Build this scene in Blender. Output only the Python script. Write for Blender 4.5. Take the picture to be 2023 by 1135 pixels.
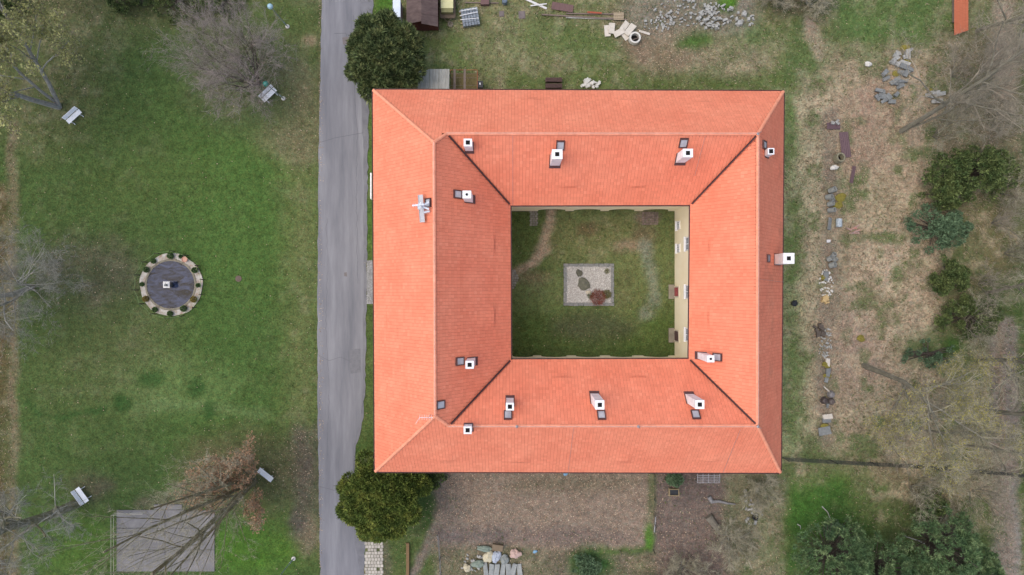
import bpy, math, random
import numpy as np
from mathutils import Vector, Matrix

for o in list(bpy.data.objects):
    bpy.data.objects.remove(o, do_unlink=True)
scene = bpy.context.scene
C = scene.collection

# ------------------------------------------------------------------ camera, sky, sun, exposure
HC = 74.0                       # drone height above the ground, metres
FPX = 24.0 / 36.0 * 2023.0      # focal length in photograph pixels
CX, CY = 1011.5, 567.5
cam_d = bpy.data.cameras.new('camera'); cam_d.sensor_fit = 'HORIZONTAL'
cam_d.sensor_width = 36.0; cam_d.lens = 24.0; cam_d.clip_start = 0.5; cam_d.clip_end = 3000.0
cam = bpy.data.objects.new('camera', cam_d); C.objects.link(cam)
cam.location = (0, 0, HC); cam.rotation_euler = (0, 0, 0)
scene.camera = cam

SUN_EL, SUN_AZ = math.radians(66), math.radians(272)      # azimuth clockwise from north: light from the west
world = bpy.data.worlds.new('World'); scene.world = world; world.use_nodes = True
wn = world.node_tree
for n in list(wn.nodes): wn.nodes.remove(n)
sky = wn.nodes.new('ShaderNodeTexSky'); sky.sky_type = 'NISHITA'; sky.sun_disc = False
sky.sun_elevation = SUN_EL; sky.sun_rotation = SUN_AZ
sky.air_density = 1.0; sky.dust_density = 4.2; sky.ozone_density = 0.6; sky.altitude = 300
bg = wn.nodes.new('ShaderNodeBackground'); bg.inputs['Strength'].default_value = 0.15
wo = wn.nodes.new('ShaderNodeOutputWorld')
wn.links.new(sky.outputs[0], bg.inputs[0]); wn.links.new(bg.outputs[0], wo.inputs[0])
sun_d = bpy.data.lights.new('sun', 'SUN'); sun_d.energy = 0.9; sun_d.angle = math.radians(85)
sun_d.color = (1.0, 0.975, 0.945)
sun = bpy.data.objects.new('sun', sun_d); C.objects.link(sun)
sdir = Vector((math.sin(SUN_AZ) * math.cos(SUN_EL), math.cos(SUN_AZ) * math.cos(SUN_EL), math.sin(SUN_EL)))
sun.rotation_euler = (-sdir).to_track_quat('-Z', 'Y').to_euler(); sun.location = (-60, 0, 90)
vs = scene.view_settings
vs.view_transform = 'Standard'; vs.look = 'None'; vs.gamma = 1.0; vs.exposure = 0.70
try: vs.use_curve_mapping = False
except Exception: pass

# ------------------------------------------------------------------ helpers
def P(px, py, h=0.0):
    """point at height h that the drone sees along the given photograph position"""
    k = (HC - h) / FPX
    return np.array([(px - CX) * k, (CY - py) * k, h])

def sl(c):
    c = c / 255.0
    return c / 12.92 if c <= 0.04045 else ((c + 0.055) / 1.055) ** 2.4
def S(r, g, b, k=0.80):
    return (sl(r) * k, sl(g) * k, sl(b) * k, 1.0)

# materials -------------------------------------------------------------
MATS = {}
def mat(name, c1, c2=None, scale=3.0, rough=0.85, bump=0.0, bscale=None, island=0.0, detail=4.0,
        metal=0.0, spec=0.3, translucent=0.0, coords='pos', stretch=None, alpha=1.0, c3=None):
    if name in MATS: return MATS[name]
    m = bpy.data.materials.new(name); m.use_nodes = True
    nt = m.node_tree; N = nt.nodes; L = nt.links
    b = N['Principled BSDF']
    b.inputs['Roughness'].default_value = rough; b.inputs['Metallic'].default_value = metal
    b.inputs['Specular IOR Level'].default_value = spec; b.inputs['Alpha'].default_value = alpha
    if c2 is None: c2 = tuple(x * 0.8 for x in c1[:3]) + (1,)
    geo = N.new('ShaderNodeNewGeometry')
    src = geo.outputs['Position']
    if coords == 'obj':
        tc = N.new('ShaderNodeTexCoord'); src = tc.outputs['Object']
    if stretch:
        mp = N.new('ShaderNodeMapping'); mp.inputs['Scale'].default_value = stretch
        L.new(src, mp.inputs[0]); src = mp.outputs[0]
    nz = N.new('ShaderNodeTexNoise'); nz.inputs['Scale'].default_value = scale
    nz.inputs['Detail'].default_value = detail; nz.inputs['Roughness'].default_value = 0.65
    L.new(src, nz.inputs['Vector'])
    rp = N.new('ShaderNodeValToRGB'); rp.color_ramp.elements[0].position = 0.32; rp.color_ramp.elements[1].position = 0.68
    rp.color_ramp.elements[0].color = c1; rp.color_ramp.elements[1].color = c2
    if c3 is not None:
        e = rp.color_ramp.elements.new(0.5); e.color = c3
    L.new(nz.outputs[0], rp.inputs[0])
    col = rp.outputs[0]
    if island > 0:
        mr = N.new('ShaderNodeMapRange'); mr.inputs[3].default_value = 1 - island; mr.inputs[4].default_value = 1 + island
        L.new(geo.outputs['Random Per Island'], mr.inputs[0])
        mx = N.new('ShaderNodeVectorMath'); mx.operation = 'SCALE'
        L.new(col, mx.inputs[0]); L.new(mr.outputs[0], mx.inputs['Scale'])
        col = mx.outputs[0]
    L.new(col, b.inputs['Base Color'])
    if bump > 0:
        n2 = N.new('ShaderNodeTexNoise'); n2.inputs['Scale'].default_value = bscale or scale * 4
        n2.inputs['Detail'].default_value = 5
        L.new(src, n2.inputs['Vector'])
        bp = N.new('ShaderNodeBump'); bp.inputs['Strength'].default_value = bump; bp.inputs['Distance'].default_value = 0.05
        L.new(n2.outputs[0], bp.inputs['Height']); L.new(bp.outputs[0], b.inputs['Normal'])
    if translucent > 0:
        tr = N.new('ShaderNodeBsdfTranslucent'); L.new(col, tr.inputs[0])
        ms = N.new('ShaderNodeMixShader'); ms.inputs[0].default_value = translucent
        L.new(b.outputs[0], ms.inputs[1]); L.new(tr.outputs[0], ms.inputs[2])
        L.new(ms.outputs[0], N['Material Output'].inputs[0])
    MATS[name] = m
    return m

# objects -----------------------------------------------------------------
ORG = {}
def tag(o, label=None, cat=None, group=None, kind=None):
    if label: o['label'] = label
    if cat: o['category'] = cat
    if group: o['group'] = group
    if kind: o['kind'] = kind
    elif cat: o['kind'] = 'thing'
    return o
def thing(name, loc, label, cat, group=None):
    o = bpy.data.objects.new(name, None); C.objects.link(o)
    o.empty_display_size = 0.3
    o.location = tuple(float(x) for x in loc); ORG[o.name] = np.array(loc, float)
    return tag(o, label, cat, group)
def org_of(parent):
    while parent is not None:
        if parent.name in ORG: return ORG[parent.name]
        parent = parent.parent
    return np.zeros(3)
def link(name, me, m, parent=None, loc=None, smooth=False):
    o = bpy.data.objects.new(name, me); C.objects.link(o)
    if m is not None and len(me.materials) == 0: me.materials.append(m)
    if parent is not None: o.parent = parent
    if loc is not None:
        o.location = tuple(float(x) for x in loc); ORG[o.name] = np.array(loc, float)
    if smooth: me.polygons.foreach_set('use_smooth', [True] * len(me.polygons))
    return o
def np_mesh(name, V, F):
    V = np.asarray(V, np.float32); F = np.asarray(F, np.int32)
    me = bpy.data.meshes.new(name)
    me.vertices.add(len(V)); me.vertices.foreach_set('co', V.ravel())
    k = F.shape[1]
    me.loops.add(F.size); me.loops.foreach_set('vertex_index', F.ravel())
    me.polygons.add(len(F)); me.polygons.foreach_set('loop_start', np.arange(0, F.size, k, dtype=np.int32))
    try: me.polygons.foreach_set('loop_total', np.full(len(F), k, np.int32))
    except Exception: pass
    me.update(calc_edges=True)
    return me
def np_obj(name, V, F, m, parent=None, loc=None, smooth=False):
    o0 = org_of(parent) if parent is not None else (np.array(loc, float) if loc is not None else np.zeros(3))
    return link(name, np_mesh(name, np.asarray(V) - o0, F), m, parent, loc, smooth)

class MB:
    """collects shapes given in world coordinates, built as one mesh"""
    def __init__(s): s.v = []; s.f = []
    def add(s, vs_, fs_):
        b = len(s.v); s.v += [tuple(map(float, p)) for p in vs_]; s.f += [tuple(i + b for i in f) for f in fs_]
    def box(s, c, size, rz=0.0, rx=0.0, ry=0.0, jit=0.0, rng=None):
        R = Matrix.Rotation(rz, 3, 'Z') @ Matrix.Rotation(ry, 3, 'Y') @ Matrix.Rotation(rx, 3, 'X')
        pts = []
        for z in (-.5, .5):
            for x, y in ((-.5, -.5), (.5, -.5), (.5, .5), (-.5, .5)):
                q = Vector((x * size[0], y * size[1], z * size[2]))
                if jit: q += Vector([rng.uniform(-jit, jit) for _ in range(3)])
                q = R @ q; pts.append((q.x + c[0], q.y + c[1], q.z + c[2]))
        s.add(pts, [(3, 2, 1, 0), (4, 5, 6, 7), (0, 1, 5, 4), (1, 2, 6, 5), (2, 3, 7, 6), (3, 0, 4, 7)])
        return s
    def prism(s, poly, z0, z1):
        n = len(poly)
        s.add([(p[0], p[1], z0) for p in poly] + [(p[0], p[1], z1) for p in poly],
              [tuple(range(n - 1, -1, -1)), tuple(range(n, 2 * n))] + [(i, (i + 1) % n, n + (i + 1) % n, n + i) for i in range(n)])
        return s
    def tube(s, pts, radii, n=6, caps=True):
        pts = [Vector(tuple(map(float, p))) for p in pts]
        if not hasattr(radii, '__len__'): radii = [radii] * len(pts)
        d0 = (pts[1] - pts[0]).normalized()
        a = d0.orthogonal().normalized()
        vs_ = []
        for i, p in enumerate(pts):
            d = (pts[min(i + 1, len(pts) - 1)] - pts[max(i - 1, 0)])
            if d.length < 1e-9: d = d0
            d.normalize()
            a = (a - d * a.dot(d))
            if a.length < 1e-6: a = d.orthogonal()
            a.normalize(); b = d.cross(a)
            for k in range(n):
                t = 2 * math.pi * k / n
                vs_.append(p + (a * math.cos(t) + b * math.sin(t)) * radii[i])
        fs_ = []
        for i in range(len(pts) - 1):
            for k in range(n):
                fs_.append((i * n + k, i * n + (k + 1) % n, (i + 1) * n + (k + 1) % n, (i + 1) * n + k))
        if caps:
            fs_.append(tuple(range(n - 1, -1, -1))); fs_.append(tuple((len(pts) - 1) * n + k for k in range(n)))
        s.add([tuple(v) for v in vs_], fs_)
        return s
    def lathe(s, c, prof, n=16, ax=None):
        """prof = [(r, z)...] around a vertical axis at c, or along ax"""
        M = Matrix.Identity(3)
        if ax is not None: M = Vector(ax).to_track_quat('Z', 'Y').to_matrix()
        vs_ = []
        for r, z in prof:
            for k in range(n):
                t = 2 * math.pi * k / n
                q = M @ Vector((r * math.cos(t), r * math.sin(t), z))
                vs_.append((q.x + c[0], q.y + c[1], q.z + c[2]))
        fs_ = []
        for i in range(len(prof) - 1):
            for k in range(n):
                fs_.append((i * n + k, i * n + (k + 1) % n, (i + 1) * n + (k + 1) % n, (i + 1) * n + k))
        if prof[0][0] > 1e-4: fs_.append(tuple(range(n - 1, -1, -1)))
        if prof[-1][0] > 1e-4: fs_.append(tuple((len(prof) - 1) * n + k for k in range(n)))
        s.add(vs_, fs_)
        return s
    def rock(s, c, size, rng, rz=None, flat=1.0):
        """irregular faceted stone"""
        base = [(-1,-1,-1),(1,-1,-1),(1,1,-1),(-1,1,-1),(-1,-1,1),(1,-1,1),(1,1,1),(-1,1,1)]
        rz = rng.uniform(0, 6.28) if rz is None else rz
        ca, sa = math.cos(rz), math.sin(rz)
        pts = []
        for x, y, z in base:
            k = 0.80 if z > 0 else 1.0
            x = x * k * rng.uniform(.7, 1.08) * size[0] / 2; y = y * k * rng.uniform(.7, 1.08) * size[1] / 2
            z = z * rng.uniform(.75, 1.05) * size[2] / 2
            pts.append((c[0] + x * ca - y * sa, c[1] + x * sa + y * ca, c[2] + z))
        s.add(pts, [(3, 2, 1, 0), (4, 5, 6, 7), (0, 1, 5, 4), (1, 2, 6, 5), (2, 3, 7, 6), (3, 0, 4, 7)])
        return s
    def build(s, name, m, parent=None, loc=None, smooth=False):
        o0 = org_of(parent) if parent is not None else (np.array(loc, float) if loc is not None else np.zeros(3))
        me = bpy.data.meshes.new(name)
        me.from_pydata([(x - o0[0], y - o0[1], z - o0[2]) for x, y, z in s.v], [], s.f); me.update()
        return link(name, me, m, parent, loc, smooth)

def vnoise(x, y, scale, seed):
    """smooth value noise in -1..1"""
    x = np.asarray(x) * scale; y = np.asarray(y) * scale
    xi = np.floor(x).astype(np.int64); yi = np.floor(y).astype(np.int64)
    fx = x - xi; fy = y - yi
    fx = fx * fx * (3 - 2 * fx); fy = fy * fy * (3 - 2 * fy)
    def hsh(a, b):
        n = (a * 374761393 + b * 668265263 + seed * 2147483647) & 0xffffffff
        n = ((n ^ (n >> 13)) * 1274126177) & 0xffffffff
        return ((n ^ (n >> 16)) & 0xffff) / 32767.5 - 1
    a = hsh(xi, yi); b = hsh(xi + 1, yi); c = hsh(xi, yi + 1); d = hsh(xi + 1, yi + 1)
    return (a * (1 - fx) + b * fx) * (1 - fy) + (c * (1 - fx) + d * fx) * fy
def fbm(x, y, scale, seed, octs=4):
    t = 0; amp = 1; tot = 0
    for i in range(octs):
        t = t + amp * vnoise(x, y, scale * 2 ** i, seed + i * 17); tot += amp; amp *= 0.55
    return t / tot

# ------------------------------------------------------------------ the ground and what grows on it, in zones
def poly_mask(X, Y, poly, soft):
    """soft inside mask of a polygon (same units as X, Y)"""
    inside = np.zeros(X.shape, bool); dist = np.full(X.shape, 1e9)
    n = len(poly)
    for i in range(n):
        x0, y0 = poly[i]; x1, y1 = poly[(i + 1) % n]
        c = ((y0 > Y) != (y1 > Y)) & (X < (x1 - x0) * (Y - y0) / ((y1 - y0) if y1 != y0 else 1e-9) + x0)
        inside ^= c
        dx, dy = x1 - x0, y1 - y0
        t = np.clip(((X - x0) * dx + (Y - y0) * dy) / (dx * dx + dy * dy + 1e-9), 0, 1)
        dist = np.minimum(dist, np.hypot(X - x0 - t * dx, Y - y0 - t * dy))
    sd = np.where(inside, dist, -dist)
    t = np.clip(sd / soft * 0.5 + 0.5, 0, 1)
    return t * t * (3 - 2 * t)
def line_mask(X, Y, pts, w, soft):
    dist = np.full(X.shape, 1e9)
    for (x0, y0), (x1, y1) in zip(pts[:-1], pts[1:]):
        dx, dy = x1 - x0, y1 - y0
        t = np.clip(((X - x0) * dx + (Y - y0) * dy) / (dx * dx + dy * dy + 1e-9), 0, 1)
        dist = np.minimum(dist, np.hypot(X - x0 - t * dx, Y - y0 - t * dy))
    t = np.clip((w - dist) / soft * 0.5 + 0.5, 0, 1)
    return t * t * (3 - 2 * t)
def ell(cx, cy, rx, ry):
    return [(cx + rx * math.cos(i * math.pi / 12), cy + ry * math.sin(i * math.pi / 12)) for i in range(24)]
def rect(x0, y0, x1, y1): return [(x0, y0), (x1, y0), (x1, y1), (x0, y1)]

LAWN = (76, 94, 52); LUSH = (72, 110, 46); OLIVE = (104, 106, 66); STRAW = (168, 152, 124); LITTER = (126, 108, 88)
SOIL = (112, 98, 86); DARKSOIL = (92, 82, 74); DEEP = (52, 82, 40); BROWN = (98, 84, 58); GRAVEL = (140, 136, 130)
# shape, colour, softness, strength, straw (dry tufts), litter (pale leaves)   -- positions on the map of the place
LAYERS = [
 (rect(-3000, -3000, 633, 4000), LAWN, 10, 1, .04, .02),
 (rect(633, -3000, 6000, 4000), OLIVE, 10, 1, .25, .1),
 # park lawn
 (rect(330, 200, 620, 1135), (74, 98, 50), 90, .75, .02, .02),
 (ell(480, 420, 120, 190), (82, 108, 54), 90, .6, .0, .0),
 (rect(-200, -200, 640, 70), (92, 96, 60), 50, .7, .12, .1),
 (rect(-200, -200, 420, 25), (70, 72, 48), 30, .8, .12, .1),
 (ell(80, 120, 130, 170), (98, 98, 62), 70, .7, .25, .12),
 (ell(520, 60, 90, 50), (86, 108, 52), 40, .6, .0, .0),
 (rect(565, 60, 632, 1100), (112, 114, 70), 45, .58, .15, .12),
 (ell(612, 80, 14, 10), (176, 146, 118), 10, .5, .0, .2),
 (ell(600, 230, 40, 90), (112, 102, 74), 30, .6, .1, .2),
 (ell(480, 150, 115, 105), (96, 94, 72), 50, .55, .1, .1),
 (ell(570, 280, 60, 40), (122, 112, 82), 30, .5, .1, .2),
 (ell(300, 350, 120, 60), (88, 104, 56), 50, .4, .05, .02),
 (ell(170, 545, 110, 70), (88, 84, 64), 50, .75, .1, .15),
 (ell(230, 700, 130, 90), (94, 98, 62), 60, .55, .08, .06),
 (ell(110, 700, 110, 120), (82, 96, 54), 60, .5, .05, .05),
 (ell(355, 760, 120, 50), (104, 124, 74), 40, .55, .0, .0),
 (line_mask, [(270, 800), (400, 795), (520, 820)], 10, (112, 130, 84), 14, .5, .0, .0),
 (ell(300, 748, 30, 13), DEEP, 10, .8, .0, .0), (ell(243, 795, 15, 16), DEEP, 9, .8, .0, .0),
 (ell(390, 760, 18, 18), DEEP, 10, .75, .0, .0), (ell(416, 805, 12, 22), DEEP, 9, .75, .0, .0), (ell(412, 848, 8, 10), DEEP, 8, .6, .0, .0),
 (line_mask, [(55, 800), (70, 818), (100, 832), (130, 822), (175, 810), (205, 805)], 6, DEEP, 6, .6, .0, .0),
 (line_mask, [(22, 250), (24, 1135), (24, 1500)], 9, (116, 102, 76), 10, .85, .2, .25),
 (rect(-300, 360, 14, 1500), (92, 78, 48), 10, .85, .3, .3),
 (ell(480, 930, 130, 80), (100, 92, 62), 40, .7, .1, .35),
 (rect(585, 840, 632, 1020), (96, 84, 76), 22, .85, .05, .4),
 (ell(606, 1050, 22, 40), (124, 106, 88), 16, .8, .1, .3),
 (ell(590, 1030, 20, 25), (78, 72, 68), 14, .8, .0, .1),
 (ell(500, 1085, 90, 50), (78, 112, 42), 30, .8, .0, .0),
 (ell(180, 960, 45, 30), (92, 80, 66), 20, .6, .0, .2),
 (ell(150, 1080, 80, 60), (84, 112, 48), 40, .6, .0, .0),
 (ell(330, 995, 60, 18), (112, 100, 84), 16, .6, .0, .1),
 # strip between the road and the house
 (rect(700, 190, 745, 512), (82, 106, 50), 6, .9, .02, .02),
 (rect(700, 598, 745, 900), (78, 96, 50), 6, .9, .02, .05),
 # garden north of the house
 (rect(733, -200, 1560, 182), (112, 114, 72), 25, .9, .3, .12),
 (rect(733, -200, 780, 60), (78, 112, 44), 14, .9, .0, .0),
 (ell(930, 105, 120, 50), (96, 112, 62), 40, .7, .15, .05),
 (ell(1010, 90, 70, 70), (136, 128, 92), 40, .5, .4, .1),
 (ell(1080, 70, 60, 40), (84, 104, 56), 30, .6, .1, .05),
 (ell(1180, 95, 70, 45), (88, 106, 58), 30, .6, .1, .05),
 (rect(1000, 140, 1560, 182), (86, 102, 52), 14, .6, .1, .1),
 (ell(1310, 85, 75, 55), LITTER, 26, .85, .1, .9),
 (ell(1260, 40, 60, 40), (122, 108, 90), 26, .8, .1, .7),
 (rect(1240, -200, 1500, 66), (124, 116, 104), 26, .8, .1, .4),
 (ell(1375, 80, 35, 14), (70, 104, 44), 12, .85, .0, .0), (ell(1435, 5, 20, 16), (84, 120, 44), 10, .9, .0, .0),
 (ell(1440, 115, 80, 28), (142, 128, 104), 26, .7, .4, .4),
 (ell(1590, 100, 45, 70), (84, 106, 62), 30, .7, .12, .05), (ell(1500, 70, 40, 30), (88, 108, 62), 26, .6, .12, .05),
 (line_mask, [(1602, 45), (1605, 75), (1618, 105)], 14, (158, 138, 118), 10, .9, .1, .5),
 (rect(1530, -200, 1690, 32), (92, 84, 66), 22, .8, .2, .3),
 (rect(1640, -200, 1900, 90), (90, 110, 64), 30, .85, .15, .1),
 # strip and field east of the house
 (rect(1535, 180, 1600, 905), (140, 144, 100), 18, .9, .45, .05),
 (rect(1585, 150, 1660, 905), STRAW, 20, .8, .9, .15),
 (ell(1560, 260, 16, 70), (84, 110, 54), 14, .7, .1, .0), (ell(1565, 480, 18, 90), (90, 112, 58), 14, .6, .2, .0),
 (ell(1570, 760, 22, 110), (92, 112, 60), 18, .6, .2, .0),
 (rect(1650, 110, 1870, 900), (172, 150, 126), 40, .9, .75, .5),
 (ell(1720, 250, 70, 110), (152, 126, 106), 30, .7, .4, .9),
 (ell(1690, 690, 50, 120), (150, 128, 114), 26, .7, .4, .9),
 (line_mask, [(1640, 230), (1640, 560), (1625, 660), (1635, 870)], 18, (124, 110, 96), 12, .8, .1, .9),
 (ell(1770, 600, 80, 90), (176, 154, 130), 30, .6, 1, .1),
 (ell(1730, 400, 50, 60), (136, 124, 92), 30, .5, .8, .3),
 (rect(1690, 770, 1960, 1000), (150, 138, 110), 40, .8, .9, .1),
 (rect(1850, 60, 2400, 420), (118, 106, 82), 40, .8, .4, .5),
 (rect(1870, 400, 2400, 700), (112, 106, 74), 40, .7, .5, .2),
 (rect(1950, 330, 2400, 560), (116, 108, 66), 30, .7, .5, .2),
 (ell(1990, 620, 70, 70), (70, 92, 46), 25, .8, .1, .0),
 (line_mask, [(1985, -300), (1985, 170)], 26, (146, 128, 110), 14, .95, .1, .6),
 (line_mask, [(1982, 650), (1986, 900), (1995, 1400)], 30, (132, 118, 106), 9, 1, .05, .3),
 (line_mask, [(1975, 650), (1978, 900)], 7, (136, 112, 88), 7, .7, .0, .2),
 (line_mask, [(2010, 950), (2012, 1135)], 6, (128, 124, 122), 7, .6, .0, .0),
 (rect(2018, -300, 2600, 1400), (80, 96, 54), 14, .8, .2, .1),
 (ell(1845, 690, 70, 40), (64, 92, 44), 26, .8, .1, .0),
 # south-east meadow
 (rect(1545, 925, 1720, 1400), (68, 102, 44), 24, .95, .03, .02),
 (ell(1600, 925, 60, 30), (112, 116, 76), 24, .8, .5, .0),
 (rect(1690, 915, 1960, 1030), (122, 112, 80), 40, .8, .8, .1),
 (ell(1720, 1010, 100, 45), (66, 92, 46), 36, .7, .15, .05),
 (rect(1560, 1050, 1960, 1400), (62, 84, 44), 40, .8, .1, .1),
 # yards south of the house
 (rect(735, 925, 862, 1400), (82, 96, 54), 10, .95, .08, .1),
 (rect(858, 925, 1292, 1088), (134, 116, 102), 8, 1, .0, .85),
 (ell(890, 985, 36, 50), (110, 98, 90), 18, .8, .0, .4),
 (rect(858, 1040, 1010, 1085), (108, 96, 92), 20, .9, .0, .12), (ell(1120, 1060, 130, 16), (112, 96, 90), 16, .7, .0, .3),
 (ell(1130, 955, 130, 18), (108, 98, 76), 18, .6, .05, .5),
 (rect(1292, 925, 1460, 1400), (114, 98, 90), 8, 1, .0, .3),
 (rect(1440, 930, 1550, 1400), (118, 112, 86), 22, .9, .4, .2),
 (ell(1370, 960, 60, 30), (98, 84, 80), 20, .8, .0, .05),
 (rect(858, 1082, 1300, 1400), (110, 100, 82), 14, .95, .15, .45),
 (ell(1170, 1110, 45, 34), (62, 96, 50), 18, .9, .05, .0), (rect(1180, 1076, 1290, 1088), (78, 108, 44), 7, .8, .0, .0),
 (rect(1276, 930, 1294, 1088), (92, 100, 60), 6, .7, .1, .1), (ell(1285, 1060, 9, 26), (84, 122, 50), 7, .9, .0, .0),
 (rect(820, 930, 858, 1060), (64, 82, 44), 10, .8, .0, .2), (line_mask, [(866, 1040), (846, 1075), (812, 1140), (790, 1220)], 9, (122, 108, 98), 8, .9, .0, .2),
 (ell(760, 1110, 16, 40), (98, 92, 74), 10, .6, .05, .2),
 # courtyard lawn
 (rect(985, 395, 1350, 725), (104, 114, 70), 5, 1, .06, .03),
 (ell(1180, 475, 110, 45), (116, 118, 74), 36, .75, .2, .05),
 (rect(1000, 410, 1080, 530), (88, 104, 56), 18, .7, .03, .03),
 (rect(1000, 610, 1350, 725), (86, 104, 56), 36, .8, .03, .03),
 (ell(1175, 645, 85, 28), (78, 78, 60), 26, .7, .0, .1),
 (line_mask, [(1088, 408), (1086, 445), (1076, 485), (1052, 515), (1010, 540)], 9, (168, 146, 122), 8, .95, .0, .1),
 (ell(1052, 548, 36, 14), (118, 104, 76), 14, .7, .0, .1),
 (ell(1238, 485, 30, 12), (142, 122, 102), 11, .85, .0, .15), (ell(1272, 462, 28, 18), (116, 100, 78), 14, .6, .0, .15),
 (line_mask, [(1275, 485), (1288, 530), (1290, 590)], 12, (134, 138, 126), 12, .75, .0, .15),
 (ell(1276, 618, 13, 14), (128, 130, 118), 10, .6, .0, .15), (ell(1240, 570, 24, 50), (104, 104, 64), 16, .5, .1, .05),
 (ell(1280, 428, 26, 12), (130, 110, 100), 9, .8, .0, .3),
 (ell(1160, 450, 22, 12), (96, 74, 52), 9, .6, .0, .3),
]
def zones(X, Y):
    """world X, Y -> linear colour (n,3), straw weight, litter weight"""
    shp = X.shape; X = X.ravel(); Y = Y.ravel()
    px = X * FPX / HC + CX; py = CY - Y * FPX / HC
    wx = px + 9 * fbm(X, Y, 0.35, 3, 3) + 4 * fbm(X, Y, 1.3, 5, 2); wy = py + 9 * fbm(X, Y, 0.35, 11, 3) + 4 * fbm(X, Y, 1.3, 13, 2)
    col = np.zeros(X.shape + (3,)); st = np.zeros(X.shape); li = np.zeros(X.shape)
    lump = fbm(X, Y, 0.5, 29, 3)
    for L in LAYERS:
        if L[0] is line_mask:
            _, pts, w, c, soft, k, s_, l_ = L; pad = w + soft
        else:
            pts, c, soft, k, s_, l_ = L; pad = soft
        xs_ = [p[0] for p in pts]; ys_ = [p[1] for p in pts]
        idx = np.nonzero((wx > min(xs_) - pad) & (wx < max(xs_) + pad) & (wy > min(ys_) - pad) & (wy < max(ys_) + pad))[0]
        if len(idx) == 0: continue
        if L[0] is line_mask: m = line_mask(wx[idx], wy[idx], pts, w, soft)
        elif len(pts) == 4 and pts[0][1] == pts[1][1]:
            d = np.minimum(np.minimum(wx[idx] - pts[0][0], pts[1][0] - wx[idx]), np.minimum(wy[idx] - pts[0][1], pts[2][1] - wy[idx]))
            m = np.clip(d / soft * .5 + .5, 0, 1); m = m * m * (3 - 2 * m)
        else: m = poly_mask(wx[idx], wy[idx], pts, soft)
        m = m * k
        if k < 1: m = np.clip(m * (1 + 0.45 * lump[idx]), 0, 1)
        lin = np.array(S(*c)[:3])
        col[idx] = col[idx] * (1 - m[:, None]) + lin * m[:, None]
        st[idx] = st[idx] * (1 - m) + s_ * m; li[idx] = li[idx] * (1 - m) + l_ * m
    return col.reshape(shp + (3,)), st.reshape(shp), li.reshape(shp)

def axis(lo, hi, step, far):
    a = np.arange(lo, hi + 1e-6, step)
    out = [lo - d for d in (far, far * .5, far * .25, far * .12, far * .05, far * .02)]
    return np.concatenate([out, a, [hi + d for d in (far * .02, far * .05, far * .12, far * .25, far * .5, far)]])
gx = axis(-60, 60, 0.2, 900); gy = axis(-35, 35, 0.2, 900)
GX, GY = np.meshgrid(gx, gy)
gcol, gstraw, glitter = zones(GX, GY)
# patchy sward: straw-coloured and dark tufts of their own shape
n1 = fbm(GX, GY, 1.1, 41); n2 = fbm(GX, GY, 2.4, 57, 3)
gcol = gcol * (1 + 0.16 * n1 + 0.20 * n2)[..., None]
dry = np.clip(fbm(GX, GY, 0.8, 71) * 2.2 - 0.1, 0, 1) * np.clip(gstraw * 1.2, 0, .8)
gcol = gcol * (1 - dry[..., None]) + np.array(S(180, 162, 132)[:3]) * dry[..., None]
grn = np.clip(fbm(GX, GY, 0.55, 83) * 2.6 - 0.12, 0, .8) * np.clip(gstraw * 1.6, 0, 1)
gcol = gcol * (1 - grn[..., None]) + np.array(S(86, 104, 58)[:3]) * grn[..., None]
lum = gcol @ np.array([.3, .59, .11])
green = np.clip((gcol[..., 1] - np.maximum(gcol[..., 0], gcol[..., 2])) / (gcol[..., 1] + 1e-6) * 3, 0, 1)
gcol = gcol + (lum[..., None] - gcol) * (.14 - .13 * green)[..., None]
gcol *= (1 - .06 * green)[..., None]; gcol[..., 0] *= 1 - .03 * green; gcol[..., 2] *= 1 - .02 * green
warm = 1 - green; gcol[..., 1] *= 1 + .01 * warm; gcol[..., 2] *= 1 + .02 * warm
GZ = -0.05 + 0.035 * fbm(GX, GY, 0.7, 91) + 0.02 * fbm(GX, GY, 2.5, 97, 2)
V = np.stack([GX, GY, GZ], -1).reshape(-1, 3)
nx, ny = len(gx), len(gy)
I = np.arange(nx * ny).reshape(ny, nx)
F = np.stack([I[:-1, :-1], I[:-1, 1:], I[1:, 1:], I[1:, :-1]], -1).reshape(-1, 4)
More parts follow.
